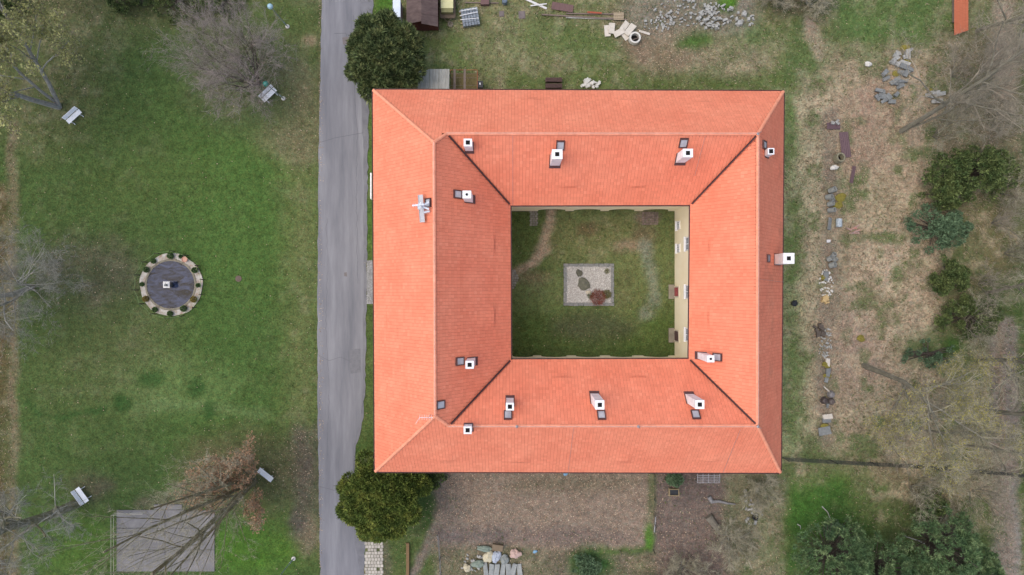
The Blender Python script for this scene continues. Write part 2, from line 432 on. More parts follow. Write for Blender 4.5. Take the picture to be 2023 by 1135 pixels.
def ground_mat():
    m = bpy.data.materials.new('ground_sward'); m.use_nodes = True
    nt = m.node_tree; N = nt.nodes; L = nt.links; b = N['Principled BSDF']
    b.inputs['Roughness'].default_value = 0.95; b.inputs['Specular IOR Level'].default_value = 0.1
    at = N.new('ShaderNodeAttribute'); at.attribute_name = 'sward'
    geo = N.new('ShaderNodeNewGeometry')
    def noise(scale, detail, rough=.7):
        n = N.new('ShaderNodeTexNoise'); n.inputs['Scale'].default_value = scale; n.inputs['Detail'].default_value = detail
        n.inputs['Roughness'].default_value = rough; L.new(geo.outputs['Position'], n.inputs['Vector']); return n.outputs[0]
    def rng_(src, a, b_, lo=.25, hi=.75):
        r = N.new('ShaderNodeMapRange'); r.inputs[1].default_value = lo; r.inputs[2].default_value = hi
        r.inputs[3].default_value = a; r.inputs[4].default_value = b_; L.new(src, r.inputs[0]); return r.outputs[0]
    f1 = rng_(noise(6.0, 7, .8), .25, 1.75); f2 = rng_(noise(1.7, 6), .66, 1.34)
    mu = N.new('ShaderNodeMath'); mu.operation = 'MULTIPLY'; L.new(f1, mu.inputs[0]); L.new(f2, mu.inputs[1])
    sc = N.new('ShaderNodeVectorMath'); sc.operation = 'SCALE'; L.new(at.outputs['Color'], sc.inputs[0]); L.new(mu.outputs[0], sc.inputs['Scale'])
    # warm / cool drift between blades
    tint = N.new('ShaderNodeMix'); tint.data_type = 'RGBA'; tint.inputs[6].default_value = (1.14, 1.0, .92, 1); tint.inputs[7].default_value = (.88, 1.02, .96, 1)
    L.new(rng_(noise(3.3, 4), 0, 1, .35, .65), tint.inputs[0])
    mm = N.new('ShaderNodeVectorMath'); mm.operation = 'MULTIPLY'; L.new(sc.outputs[0], mm.inputs[0]); L.new(tint.outputs[2], mm.inputs[1])
    L.new(mm.outputs[0], b.inputs['Base Color'])
    bp = N.new('ShaderNodeBump'); bp.inputs['Strength'].default_value = .8; bp.inputs['Distance'].default_value = .06
    L.new(noise(9.0, 5), bp.inputs['Height']); L.new(bp.outputs[0], b.inputs['Normal'])
    return m
ground = np_obj('ground', V, F, ground_mat(), smooth=True)
tag(ground, kind='structure')
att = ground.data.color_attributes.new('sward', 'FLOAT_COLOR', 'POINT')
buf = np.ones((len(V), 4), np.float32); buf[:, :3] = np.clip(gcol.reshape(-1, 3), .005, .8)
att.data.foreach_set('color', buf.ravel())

# footprints where nothing grows
HOUSE_PX = rect(690, 170, 1575, 945)
def free(X, Y):
    px = X * FPX / HC + CX; py = CY - Y * FPX / HC
    ok = ~((px > 626) & (px < 724)) & ~((px > 728) & (px < 1000) & (py > 225) & (py < 880)) & ~((px > 1345) & (px < 1500) & (py > 230) & (py < 890))
    ok &= ~((px > 1000) & (px < 1345) & (((py > 225) & (py < 412)) | ((py > 708) & (py < 885))))
    ok &= np.hypot(px - 338, py - 562) > 66
    ok &= ~((px > 228) & (px < 426) & (py > 1005)) & ~((px > 1112) & (px < 1214) & (py > 519) & (py < 605)) & ~((px > 718) & (px < 757) & (py > 1000))
    return ok
def scatter(n, wfun, seed):
    r = np.random.default_rng(seed)
    X = r.uniform(-58, 58, n); Y = r.uniform(-33.5, 33.5, n)
    i = np.clip(np.searchsorted(gx, X), 0, len(gx) - 1); j = np.clip(np.searchsorted(gy, Y), 0, len(gy) - 1)
    w = wfun(gstraw[j, i], glitter[j, i], X, Y)
    k = (r.random(n) < w) & free(X, Y)
    return X[k], Y[k], gcol[j, i][k], r
def blades(name, X, Y, r, length, width, lean, m, label, cat, per=3, z0=-.04):
    """thin bent blades standing or lying in tufts, one mesh"""
    n = len(X)
    X = np.repeat(X, per) + r.normal(0, .05, n * per); Y = np.repeat(Y, per) + r.normal(0, .05, n * per)
    base = np.repeat(fbm(X[::per], Y[::per], .25, 5) * 5.0, per) + r.normal(0, .9, n * per)
    L_ = length * r.uniform(.5, 1.3, n * per); ln = np.clip(r.normal(lean, .2, n * per), .1, 1.45)
    dx = np.cos(base) * np.sin(ln) * L_; dy = np.sin(base) * np.sin(ln) * L_; dz = np.cos(ln) * L_
    wx = -np.sin(base) * width; wy = np.cos(base) * width
    p0 = np.stack([X - wx, Y - wy, np.full_like(X, z0)], -1); p1 = np.stack([X + wx, Y + wy, np.full_like(X, z0)], -1)
    p2 = np.stack([X + dx * .6 + wx * .7, Y + dy * .6 + wy * .7, z0 + dz * .75], -1); p3 = np.stack([X + dx, Y + dy, z0 + dz * .9], -1)
    V = np.stack([p0, p1, p2, p3], 1).reshape(-1, 3)
    F = np.arange(len(V)).reshape(-1, 4)
    o = np_obj(name, V, F, m)
    return tag(o, label, cat, kind='stuff')
m_dry = mat('dry_blades', S(154, 139, 112), S(206, 191, 162), scale=1.2, island=.35, rough=.9, spec=.1, translucent=.25)
m_grn = mat('green_blades', S(70, 96, 44), S(112, 128, 66), scale=1.0, island=.55, rough=.8, spec=.15, translucent=.3)
X, Y, cc, r = scatter(230000, lambda st, li, x, y: np.clip(st - .12, 0, 1) * np.clip(.55 + fbm(x, y, .6, 33), 0.05, 1), 1)
blades('dry_grass', X, Y, r, .38, .013, 1.0, m_dry, 'long dry straw-coloured grass lying over the rough ground', 'grass', 3)
X, Y, cc, r = scatter(170000, lambda st, li, x, y: np.where(li > .55, .03, np.where(st > .1, .5, .28)) * np.clip(.5 + fbm(x, y, .8, 53), 0, 1), 2)
blades('green_grass', X, Y, r, .2, .02, .8, m_grn, 'short green grass tufts scattered over the lawns', 'grass', 2)
# fallen leaves
X, Y, cc, r = scatter(520000, lambda st, li, x, y: np.clip(li, 0.02, 1) ** 1.3 * np.clip(.6 + .8 * fbm(x, y, .9, 61), .05, 1), 3)
ex = P(630, 0)[0] + np.abs(r.normal(0, .22, 500)); X = np.concatenate([X, ex]); Y = np.concatenate([Y, r.uniform(-32, 32, 500)])
n = len(X); a = r.uniform(0, 6.28, n); sz = r.uniform(.03, .075, n); t1 = r.normal(0, .35, (n, 2))
ux, uy = np.cos(a) * sz, np.sin(a) * sz
Z = np.where((X > P(626, 0)[0]) & (X < P(724, 0)[0]), .03, -.01)
V = np.stack([np.stack([X - ux, Y - uy, Z - .01], -1), np.stack([X + uy * .6, Y - ux * .6, Z + t1[:, 0] * sz], -1),
              np.stack([X + ux, Y + uy, Z + .015], -1), np.stack([X - uy * .6, Y + ux * .6, Z + t1[:, 1] * sz], -1)], 1).reshape(-1, 3)
leaves = np_obj('fallen_leaves', V, np.arange(len(V)).reshape(-1, 4), mat('leaf_litter', S(140, 112, 86), S(206, 186, 160), scale=2.0, island=.4, rough=.9, spec=.1))
tag(leaves, 'pale dry fallen leaves strewn over soil and grass', 'leaves', kind='stuff')

# ------------------------------------------------------------------ road, paved strips
def sheet(name, pts_px, z, m, kind='structure', skirt=.12, parent=None):
    poly = [P(x, y)[:2] for x, y in pts_px]
    b = MB(); b.prism(poly[::-1], z - skirt, z)
    o = b.build(name, m, parent)
    if kind and parent is None: o['kind'] = kind
    return o
m_asph = mat('old_asphalt', S(114, 114, 118), S(146, 145, 147), scale=.9, bump=.25, bscale=60, rough=.9, detail=9, stretch=(1.0, .10, 1), c3=S(130, 129, 132))
m_asph2 = mat('asphalt_edge', S(112, 111, 114), S(132, 131, 133), scale=.9, bump=.3, bscale=50, rough=.92, detail=9)
rngr = random.Random(4)
def jitter_line(pts, step, amp):
    out = []
    for (x0, y0), (x1, y1) in zip(pts[:-1], pts[1:]):
        n = max(1, int(math.hypot(x1 - x0, y1 - y0) / step))
        for i in range(n):
            t = i / n; out.append((x0 + (x1 - x0) * t + rngr.uniform(-amp, amp), y0 + (y1 - y0) * t))
    out.append(pts[-1]); return out
left = jitter_line([(640, -500), (636, 0), (630, 280), (627, 560), (628, 850), (633, 1135), (640, 1700)], 12, 1.0)
right = jitter_line([(708, 1700), (712, 1135), (700, 1060), (698, 880), (712, 835), (717, 760), (719, 560), (718, 300), (711, 130), (711, 0), (716, -500)], 12, 1.0)
sheet('road', left + right, .012, m_asph)
right2 = jitter_line([(716, 1700), (719, 1135), (722, 1040), (700, 930), (704, 880), (716, 835), (722, 760), (724, 560), (727, 300), (729, 180), (735, 60), (737, 0), (742, -500)], 10, 1.6)
sheet('road_shoulder', [(665, -500), (665, 1700)] + right2, .002, m_asph2)
m_tar = mat('tar_seam', S(96, 95, 98), S(112, 111, 113), scale=3, rough=.8)
def strip_line(name, pts, w, z, m):
    b = MB()
    for (x0, y0), (x1, y1) in zip(pts[:-1], pts[1:]):
        p, q = P(x0, y0), P(x1, y1); d = q - p; nrm = np.array([-d[1], d[0], 0]) / np.hypot(d[0], d[1]) * w / 2
        b.add([(p - nrm)[:2].tolist() + [z], (q - nrm)[:2].tolist() + [z], (q + nrm)[:2].tolist() + [z], (p + nrm)[:2].tolist() + [z]], [(0, 1, 2, 3)])
    o = b.build(name, m); o['kind'] = 'structure'; return o
strip_line('road_crack', jitter_line([(629, 282), (662, 272), (717, 262)], 8, .6), .05, .017, m_tar)
strip_line('road_crack', jitter_line([(699, 30), (702, 210), (706, 260), (704, 380), (707, 560)], 9, 1.4), .04, .017, m_tar)
strip_line('road_crack', jitter_line([(660, 66), (684, 65), (687, 80)], 5, .8), .05, .017, m_tar)
strip_line('road_crack', jitter_line([(628, 700), (650, 712), (672, 705), (700, 716)], 6, .8), .035, .017, m_tar)
strip_line('road_crack', jitter_line([(645, 430), (648, 520), (644, 640), (650, 760), (647, 900)], 8, 1.5), .03, .017, m_tar)
strip_line('road_crack', jitter_line([(630, 960), (660, 968), (696, 955)], 6, .8), .035, .017, m_tar)
sheet('road_patch', [(690, 690), (712, 688), (713, 735), (692, 738)], .018, mat('patch2', S(112, 111, 114), S(126, 125, 127), scale=3, detail=8), skirt=.01)
sheet('road_patch', [(676, 74), (687, 72), (690, 84), (678, 88)], .018, mat('patch', S(116, 108, 106), S(126, 118, 114), scale=6), skirt=.01)
sheet('road_patch', [(680, 538), (685, 537), (686, 546), (680, 545)], .018, MATS['patch'], skirt=.01)

def paving(name, poly_px, nx_, ny_, size, m, label=None, z=.02, seed=1, bound=None):
    """small setts laid in rows, one object"""
    r = random.Random(seed); b = MB()
    x0, y0, x1, y1 = poly_px
    A = P(x0, y1); B = P(x1, y0)
    w = (B[0] - A[0]) / nx_; h = (B[1] - A[1]) / ny_
    for i in range(nx_):
        for j in range(ny_):
            if bound and not bound(i / nx_, j / ny_, r): continue
            cx = A[0] + (i + .5 + (.5 if j % 2 else 0) * .5) * w; cy = A[1] + (j + .5) * h
            b.box((cx + r.uniform(-.01, .01), cy + r.uniform(-.01, .01), z - .05 + r.uniform(-.008, .008)), (w * size, h * size, .1), rz=r.uniform(-.04, .04))
    o = b.build(name, m); o['kind'] = 'structure'; return o
m_sett = mat('grey_setts', S(150, 148, 146), S(172, 170, 166), scale=2, island=.18, bump=.2, bscale=30)
paving('sett_pavement', (724, 514, 745, 600), 8, 34, .86, m_sett, seed=2)
m_paver = mat('pale_pavers', S(176, 168, 154), S(198, 190, 176), scale=3, island=.14, bump=.2, bscale=30)
paving('paver_path', (720, 1070, 756, 1240), 6, 27, .88, m_paver, seed=3, bound=lambda u, v, r: r.random() > .04)
paving('courtyard_setts', (992, 532, 1024, 575), 7, 9, .86, mat('court_setts', S(132, 128, 116), S(156, 150, 138), scale=2, island=.2), seed=5, bound=lambda u, v, r: (u - .3) ** 2 + (v - .5) ** 2 * 1.1 < .36 + r.uniform(-.06, .06))
paving('courtyard_setts', (1046, 412, 1062, 446), 3, 8, .86, MATS['court_setts'], seed=6)
paving('courtyard_setts', (1268, 418, 1300, 444), 8, 6, .8, mat('brown_setts', S(118, 104, 98), S(140, 124, 116), scale=2, island=.2), seed=8, bound=lambda u, v, r: r.random() > .15)

# ------------------------------------------------------------------ the house round the courtyard
HE, HR = 9.1, 14.9
house = thing('courtyard_house', (3.5, 0, 0), 'four-winged cream house with orange tiled roof around a grassy courtyard', 'house')
def roof_mat(name, c1, c2, stain=0.0):
    m = bpy.data.materials.new(name); m.use_nodes = True
    nt = m.node_tree; N = nt.nodes; L = nt.links; b = N['Principled BSDF']
    b.inputs['Roughness'].default_value = .75; b.inputs['Specular IOR Level'].default_value = .25
    geo = N.new('ShaderNodeNewGeometry')
    nz = N.new('ShaderNodeTexNoise'); nz.inputs['Scale'].default_value = .35; nz.inputs['Detail'].default_value = 6
    L.new(geo.outputs['Position'], nz.inputs['Vector'])
    rp = N.new('ShaderNodeValToRGB'); rp.color_ramp.elements[0].position = .3; rp.color_ramp.elements[1].position = .7
    rp.color_ramp.elements[0].color = c1; rp.color_ramp.elements[1].color = c2
    L.new(nz.outputs[0], rp.inputs[0])
    # single tiles fired a little paler or darker
    isl = N.new('ShaderNodeValToRGB'); e = isl.color_ramp.elements
    e[0].position = 0; e[0].color = (.92, .90, .89, 1); e[1].position = .93; e[1].color = (1.03, 1.02, 1.02, 1)
    x = e.new(.97); x.color = (1.03, 1.09, 1.11, 1); x = e.new(.5); x.color = (.98, .98, .98, 1)
    L.new(geo.outputs['Random Per Island'], isl.inputs[0])
    mu = N.new('ShaderNodeVectorMath'); mu.operation = 'MULTIPLY'; L.new(rp.outputs[0], mu.inputs[0]); L.new(isl.outputs[0], mu.inputs[1])
    col = mu.outputs[0]
    if stain > 0:   # grey lichen in blots
        n3 = N.new('ShaderNodeTexNoise'); n3.inputs['Scale'].default_value = .28; n3.inputs['Detail'].default_value = 7; n3.inputs['Roughness'].default_value = .7
        L.new(geo.outputs['Position'], n3.inputs['Vector'])
        mr = N.new('ShaderNodeMapRange'); mr.inputs[1].default_value = .55; mr.inputs[2].default_value = .75; mr.inputs[4].default_value = stain
        L.new(n3.outputs[0], mr.inputs[0])
        mx = N.new('ShaderNodeMix'); mx.data_type = 'RGBA'; L.new(mr.outputs[0], mx.inputs[0]); L.new(col, mx.inputs[6]); mx.inputs[7].default_value = S(150, 104, 84)
        col = mx.outputs[2]
    L.new(col, b.inputs['Base Color'])
    return m
m_tile = roof_mat('clay_tiles', S(240, 139, 106), S(247, 151, 117))
m_tileE = roof_mat('clay_tiles_lichen', S(237, 137, 106), S(242, 146, 113), .5)
m_ridge = mat('ridge_tiles', S(240, 152, 118), S(248, 166, 132), scale=2, island=.08, rough=.75)
m_flash = mat('brown_flashing', S(84, 58, 56), S(98, 70, 68), scale=4, rough=.5, spec=.4)
m_wall = mat('cream_plaster', S(246, 234, 200, .95), S(252, 243, 216, .95), scale=.6, rough=.9, bump=.1, bscale=20, detail=8, stretch=(1, 1, .35))
m_wall2 = mat('cream_plaster_outer', S(222, 206, 168), S(236, 222, 188), scale=.6, rough=.9)
m_white = mat('white_render', S(228, 226, 222, .86), S(252, 252, 251, .9), scale=1.5, rough=.9)
m_frame = mat('white_window_frame', S(236, 238, 238), S(246, 246, 246), scale=3, rough=.6)
m_glass = mat('window_glass', S(70, 78, 86), S(96, 106, 116), scale=1.2, rough=.08, spec=.6)
m_hole = mat('soot_shade_black', S(22, 20, 20), S(34, 30, 28), scale=5, rough=1)  # near-black for flues and tyres; in hollows it paints the shade

c_o = [P(738, 178, HE), P(1547, 181, HE), P(1541, 932, HE), P(742, 930, HE)]       # outer eaves NW NE SE SW
c_i = [P(1007, 404, HE), P(1365, 403, HE), P(1362, 710, HE), P(1008, 711, HE)]     # inner eaves
R_NE, R_SE = P(1497, 264, HR), P(1496, 841, HR)
NR, SR = P(884, 264, HR), P(891, 841, HR)
def plane(a, b, c):
    n = np.cross(b - a, c - a); n = n / np.linalg.norm(n)
    if n[2] < 0: n = -n
    return n, float(n @ a)
PL = {'No': plane(c_o[0], c_o[1], (NR + R_NE) / 2), 'Eo': plane(c_o[1], c_o[2], (R_NE + R_SE) / 2), 'So': plane(c_o[3], c_o[2], (SR + R_SE) / 2),
      'Ni': plane(c_i[0], c_i[1], (NR + R_NE) / 2), 'Ei': plane(c_i[1], c_i[2], (R_NE + R_SE) / 2), 'Si': plane(c_i[3], c_i[2], (SR + R_SE) / 2)}
W1, W2 = P(856, 278, 16.0), P(861, 817, 16.0)
PL['Wo'] = plane(c_o[0], c_o[3], (W1 + W2) / 2); PL['Wi'] = plane(c_i[0], c_i[3], (W1 + W2) / 2)
def meet(*names):
    return np.linalg.solve(np.array([PL[k][0] for k in names]), np.array([PL[k][1] for k in names]))
WRN, WRS = meet('No', 'Wo', 'Wi'), meet('So', 'Wo', 'Wi')
NRW, SRW = meet('No', 'Ni', 'Wi'), meet('So', 'Si', 'Wi')
def onroof(px, py, k):
    n, d = PL[k]; o = np.array([0, 0, HC]); v = np.array([(px - CX) / FPX, (CY - py) / FPX, -1.0])
    t = (d - n @ o) / (n @ v); return o + v * t
SLOPES = {  # eave start, eave end, the rest of the outline
 'No': [c_o[0], c_o[1], R_NE, NRW, WRN], 'Eo': [c_o[1], c_o[2], R_SE, R_NE], 'So': [c_o[2], c_o[3], WRS, SRW, R_SE], 'Wo': [c_o[3], c_o[0], WRN, WRS],
 'Ni': [c_i[0], c_i[1], R_NE, NRW], 'Ei': [c_i[1], c_i[2], R_SE, R_NE], 'Si': [c_i[2], c_i[3], SRW, R_SE], 'Wi': [c_i[3], c_i[0], NRW, WRN, WRS, SRW]}
EYES = {'No': [(877, 197), (1050, 197), (1239, 200), (1388, 202)], 'Ni': [(1127, 364), (1260, 364)], 'Eo': [(1537, 335), (1537, 470), (1534, 625), (1531, 785)],
        'Ei': [(1406, 487), (1404, 626)], 'Wo': [(764, 315), (765, 468), (766, 626), (768, 776)], 'Wi': [(974, 483), (974, 626)],
        'Si': [(1112, 748), (1262, 748)], 'So': [(882, 908), (1028, 909), (1230, 909), (1405, 909)]}
def clip_convex(poly, clip):
    out = poly
    n = len(clip)
    for i in range(n):
        a, b = clip[i], clip[(i + 1) % n]; ex, ey = b[0] - a[0], b[1] - a[1]
        src, out = out, []
        if not src: return []
        for j in range(len(src)):
            p, q = src[j], src[(j + 1) % len(src)]
            dp = ex * (p[1] - a[1]) - ey * (p[0] - a[0]); dq = ex * (q[1] - a[1]) - ey * (q[0] - a[0])
            if dp >= 0: out.append(p)
            if (dp >= 0) != (dq >= 0):
                t = dp / (dp - dq); out.append((p[0] + (q[0] - p[0]) * t, p[1] + (q[1] - p[1]) * t))
    return out
TW, TG = .30, .345
def tiles_on(key, m, notches=()):
    n, d = PL[key]; pts = SLOPES[key]
    a = pts[0]; u = pts[1] - pts[0]; u = u / np.linalg.norm(u)
    v = np.cross(n, u); v = v / np.linalg.norm(v)
    if v[2] < 0: v = -v
    if np.cross(u, v) @ n < 0:   # keep u, v, n right-handed
        a = pts[1]; u = -u
    uv = [((p - a) @ u, (p - a) @ v) for p in pts]
    ar = sum(uv[i][0] * uv[(i + 1) % len(uv)][1] - uv[(i + 1) % len(uv)][0] * uv[i][1] for i in range(len(uv)))
    if ar < 0: uv = uv[::-1]
    convex = key not in ('Wi', 'No', 'So')
    # split non-convex outlines into fans that are convex
    polys = [uv]
    if key in ('No', 'So', 'Wi'):
        hull = uv
        polys = [hull]
    us = [p[0] for p in uv]; vs2 = [p[1] for p in uv]
    eyes = []
    for (ex, ey) in EYES[key]:
        q = onroof(ex, ey, key); eyes.append(((q - a) @ u, (q - a) @ v))
    def inside(x, y):
        c = False
        for i in range(len(uv)):
            x0, y0 = uv[i]; x1, y1 = uv[(i + 1) % len(uv)]
            if (y0 > y) != (y1 > y) and x < (x1 - x0) * (y - y0) / (y1 - y0) + x0: c = not c
        return c
    def lift(x, y):
        z = 0
        for (cu, cv) in eyes:
            du = abs(x - cu) / 1.35; dv = (y - cv) / 2.3
            if du < 1 and -.05 < dv < 1:
                z += .14 * (.5 + .5 * math.cos(math.pi * du)) * ((1 - dv) ** 1.1 if dv >= 0 else 1 + dv / .05)
        return z
    Vv = []; Ff = []
    rr = random.Random(hash(key) % 1000 if False else sum(map(ord, key)))
    j0 = 0; y = min(vs2)
    prof = ((0.005, 0.025), (.05, .034), (.15, .031), (.25, .034), (.295, .025))
    while y < max(vs2):
        i0 = math.floor(min(us) / TW)
        x = i0 * TW + (0.0)
        while x < max(us):
            corners = [inside(x + .01, y + .01), inside(x + TW - .01, y + .01), inside(x + TW - .01, y + TG - .01), inside(x + .01, y + TG - .01)]
            if any(corners):
                full = all(corners)
                if full:
                    b0 = len(Vv); dz = rr.uniform(-.004, .004); tl = rr.uniform(-.003, .003)
                    for (yy, up) in ((y - .03, .038), (y + TG, .006)):
                        for (xx, hh) in prof:
                            z = hh + up + dz + tl * (xx / TW) + lift(x + xx, yy)
                            Vv.append(a + u * (x + xx) + v * yy + n * z)
                    k = len(prof)
                    for (xx, hh) in (prof[0], prof[-1]): Vv.append(a + u * (x + xx) + v * (y - .03) + n * (lift(x + xx, y - .03) - .005))
                    for q in range(k - 1): Ff.append((b0 + q, b0 + q + 1, b0 + k + q + 1, b0 + k + q))
                    Ff.append((b0 + 2 * k, b0 + 2 * k + 1) + tuple(b0 + q for q in range(k - 1, -1, -1)))
                else:
                    cell = [(x + .012, y - .03), (x + TW - .012, y - .03), (x + TW - .012, y + TG), (x + .012, y + TG)]
                    cl = clip_any(cell, uv)
                    if len(cl) >= 3:
                        b0 = len(Vv)
                        for (xx, yy) in cl:
                            Vv.append(a + u * xx + v * yy + n * (.03 + .038 * (1 - (yy - y) / TG) + lift(xx, yy)))
                        Ff.append(tuple(range(b0, b0 + len(cl))))
            x += TW
        y += TG
    b = MB(); b.add(Vv, Ff)
    o = b.build('roof_tiles', m, house); o['kind'] = 'stuff'
    return o
def clip_any(cell, uv):
    """clip a convex cell by the outline's edges that pass near it (outline may be non-convex)"""
    out = cell
    cx = sum(p[0] for p in cell) / 4; cy = sum(p[1] for p in cell) / 4
    for i in range(len(uv)):
        a, b = uv[i], uv[(i + 1) % len(uv)]
        ex, ey = b[0] - a[0], b[1] - a[1]; L2 = ex * ex + ey * ey
        t = ((cx - a[0]) * ex + (cy - a[1]) * ey) / L2
        t = min(1, max(0, t))
        if math.hypot(cx - a[0] - t * ex, cy - a[1] - t * ey) > .34: continue
        src, out = out, []
        for j in range(len(src)):
            p, q = src[j], src[(j + 1) % len(src)]
            dp = ex * (p[1] - a[1]) - ey * (p[0] - a[0]); dq = ex * (q[1] - a[1]) - ey * (q[0] - a[0])
            if dp >= -.05: out.append(p)
            if (dp >= -.05) != (dq >= -.05):
                s = (dp + .05) / (dp - dq); out.append((p[0] + (q[0] - p[0]) * s, p[1] + (q[1] - p[1]) * s))
        if len(out) < 3: return []
    return out
for k_ in SLOPES:
    tiles_on(k_, m_tileE if k_ == 'Eo' else m_tile)
# boarding under the tiles
b = MB()
for k_, pts in SLOPES.items():
    n_, d_ = PL[k_]; b.add([p - n_ * .03 for p in pts], [tuple(range(len(pts)))]); b.add([p - n_ * .16 for p in pts], [tuple(range(len(pts)))])
b.build('roof_boarding', mat('boarding', S(150, 86, 66), S(130, 76, 60)), house)
# ridge and hip caps
def caps(p, q, name='ridge_tiles', r=.15, step=.40):
    b = MB(); d = q - p; L_ = np.linalg.norm(d); d = d / L_; n_ = int(L_ / step)
    side = np.cross(d, [0, 0, 1]); side /= np.linalg.norm(side); up = np.cross(side, d)
    for i in range(n_ + 1):
        s0 = i * step; s1 = min(s0 + step + .03, L_ + .05); rr0, rr1 = r * 1.06, r * .92
        vs_ = []
        for (s_, rr_, dz) in ((s0, rr0, .015), (s1, rr1, 0.0)):
            for t in range(6):
                an = math.pi * t / 5; vs_.append(p + d * s_ + side * math.cos(an) * rr_ + up * (math.sin(an) * rr_ * .8 + dz + .01))
        b.add(vs_, [(t, t + 1, 7 + t, 6 + t) for t in range(5)] + [(5, 4, 3, 2, 1, 0)])
    o = b.build(name, m_ridge, house); o['kind'] = 'stuff'; return o
caps(NRW, R_NE); caps(R_NE, R_SE); caps(SRW, R_SE); caps(WRN, WRS)
caps(c_o[0], WRN); caps(c_o[1], R_NE); caps(c_o[2], R_SE); caps(c_o[3], WRS); caps(NRW, WRN); caps(SRW, WRS)
# valley gutters
for p, q in ((c_i[0], NRW), (c_i[1], R_NE), (c_i[2], R_SE), (c_i[3], SRW)):
    d = (q - p); d /= np.linalg.norm(d); side = np.cross(d, [0, 0, 1]); side /= np.linalg.norm(side)
    b = MB(); w = .085; q2 = q - d * .35
    b.add([p - side * w + [0, 0, .35], p + [0, 0, .25], p + side * w + [0, 0, .35], q2 - side * w + [0, 0, .35], q2 + [0, 0, .25], q2 + side * w + [0, 0, .35]], [(0, 1, 4, 3), (1, 2, 5, 4)])
    b.build('valley_gutter', m_flash, house)
# eaves gutters
def gutter(p, q, out):
    p = p + out * .09 + np.array([0, 0, -.03]); q = q + out * .09 + np.array([0, 0, -.03])
    b = MB(); d = (q - p); d /= np.linalg.norm(d); side = out / np.linalg.norm(out)
    vs_ = []
    for e in (p, q):
        for rr_ in (.10, .085):
            for t in range(7):
                an = math.pi + math.pi * t / 6; vs_.append(e + side * math.cos(an) * rr_ + np.array([0, 0, 1]) * math.sin(an) * rr_)
    fs_ = []
    for t in range(6): fs_ += [(t, t + 1, 15 + t, 14 + t), (7 + t, 21 + t, 22 + t, 8 + t)]
    fs_ += [(0, 14, 21, 7), (6, 13, 27, 20)]
    b.add(vs_, fs_); b.build('gutter', m_flash, house)
def outward(p, q, sgn):
    d = q - p; o = np.array([d[1], -d[0], 0]) / np.hypot(d[0], d[1])
    mid = (p + q) / 2 - np.array([3.5, 0, 0])
    if (o @ mid) * sgn < 0: o = -o
    return o
for i in range(4):
    gutter(c_o[i], c_o[(i + 1) % 4], outward(c_o[i], c_o[(i + 1) % 4], 1))
    gutter(c_i[i], c_i[(i + 1) % 4], -outward(c_i[i], c_i[(i + 1) % 4], 1))
# walls: outer wall faces .65 m inside the outer eaves, courtyard faces .62 m behind the inner eaves
xo0, xo1 = c_o[0][0] + .65, c_o[1][0] - .65; yo0, yo1 = c_o[3][1] + .65, c_o[0][1] - .65
xi0, xi1 = c_i[0][0] - .62, c_i[1][0] + .62; yi0, yi1 = c_i[3][1] - .45, c_i[0][1] + .42
T = .55; ZT = HE - .22
b = MB(); b.box(((xo0 + xo1) / 2, yo1 - T / 2, ZT / 2), (xo1 - xo0, T, ZT)); b.build('wall', m_wall2, house)
b = MB(); b.box(((xo0 + xo1) / 2, yo0 + T / 2, ZT / 2), (xo1 - xo0, T, ZT)); b.build('wall', m_wall2, house)
b = MB(); b.box((xo0 + T / 2, (yo0 + yo1) / 2, ZT / 2), (T, yo1 - yo0 - 2 * T - .006, ZT)); b.build('wall', m_wall2, house)
b = MB(); b.box((xo1 - T / 2, (yo0 + yo1) / 2, ZT / 2), (T, yo1 - yo0 - 2 * T - .006, ZT)); b.build('wall', m_wall2, house)
b = MB(); b.box((xi0 - T / 2, (yi0 + yi1) / 2, ZT / 2), (T, yi1 - yi0, ZT)); b.build('wall', m_wall, house)
b = MB(); b.box((xi1 + T / 2, (yi0 + yi1) / 2, ZT / 2), (T, yi1 - yi0, ZT)); b.build('wall', m_wall, house)
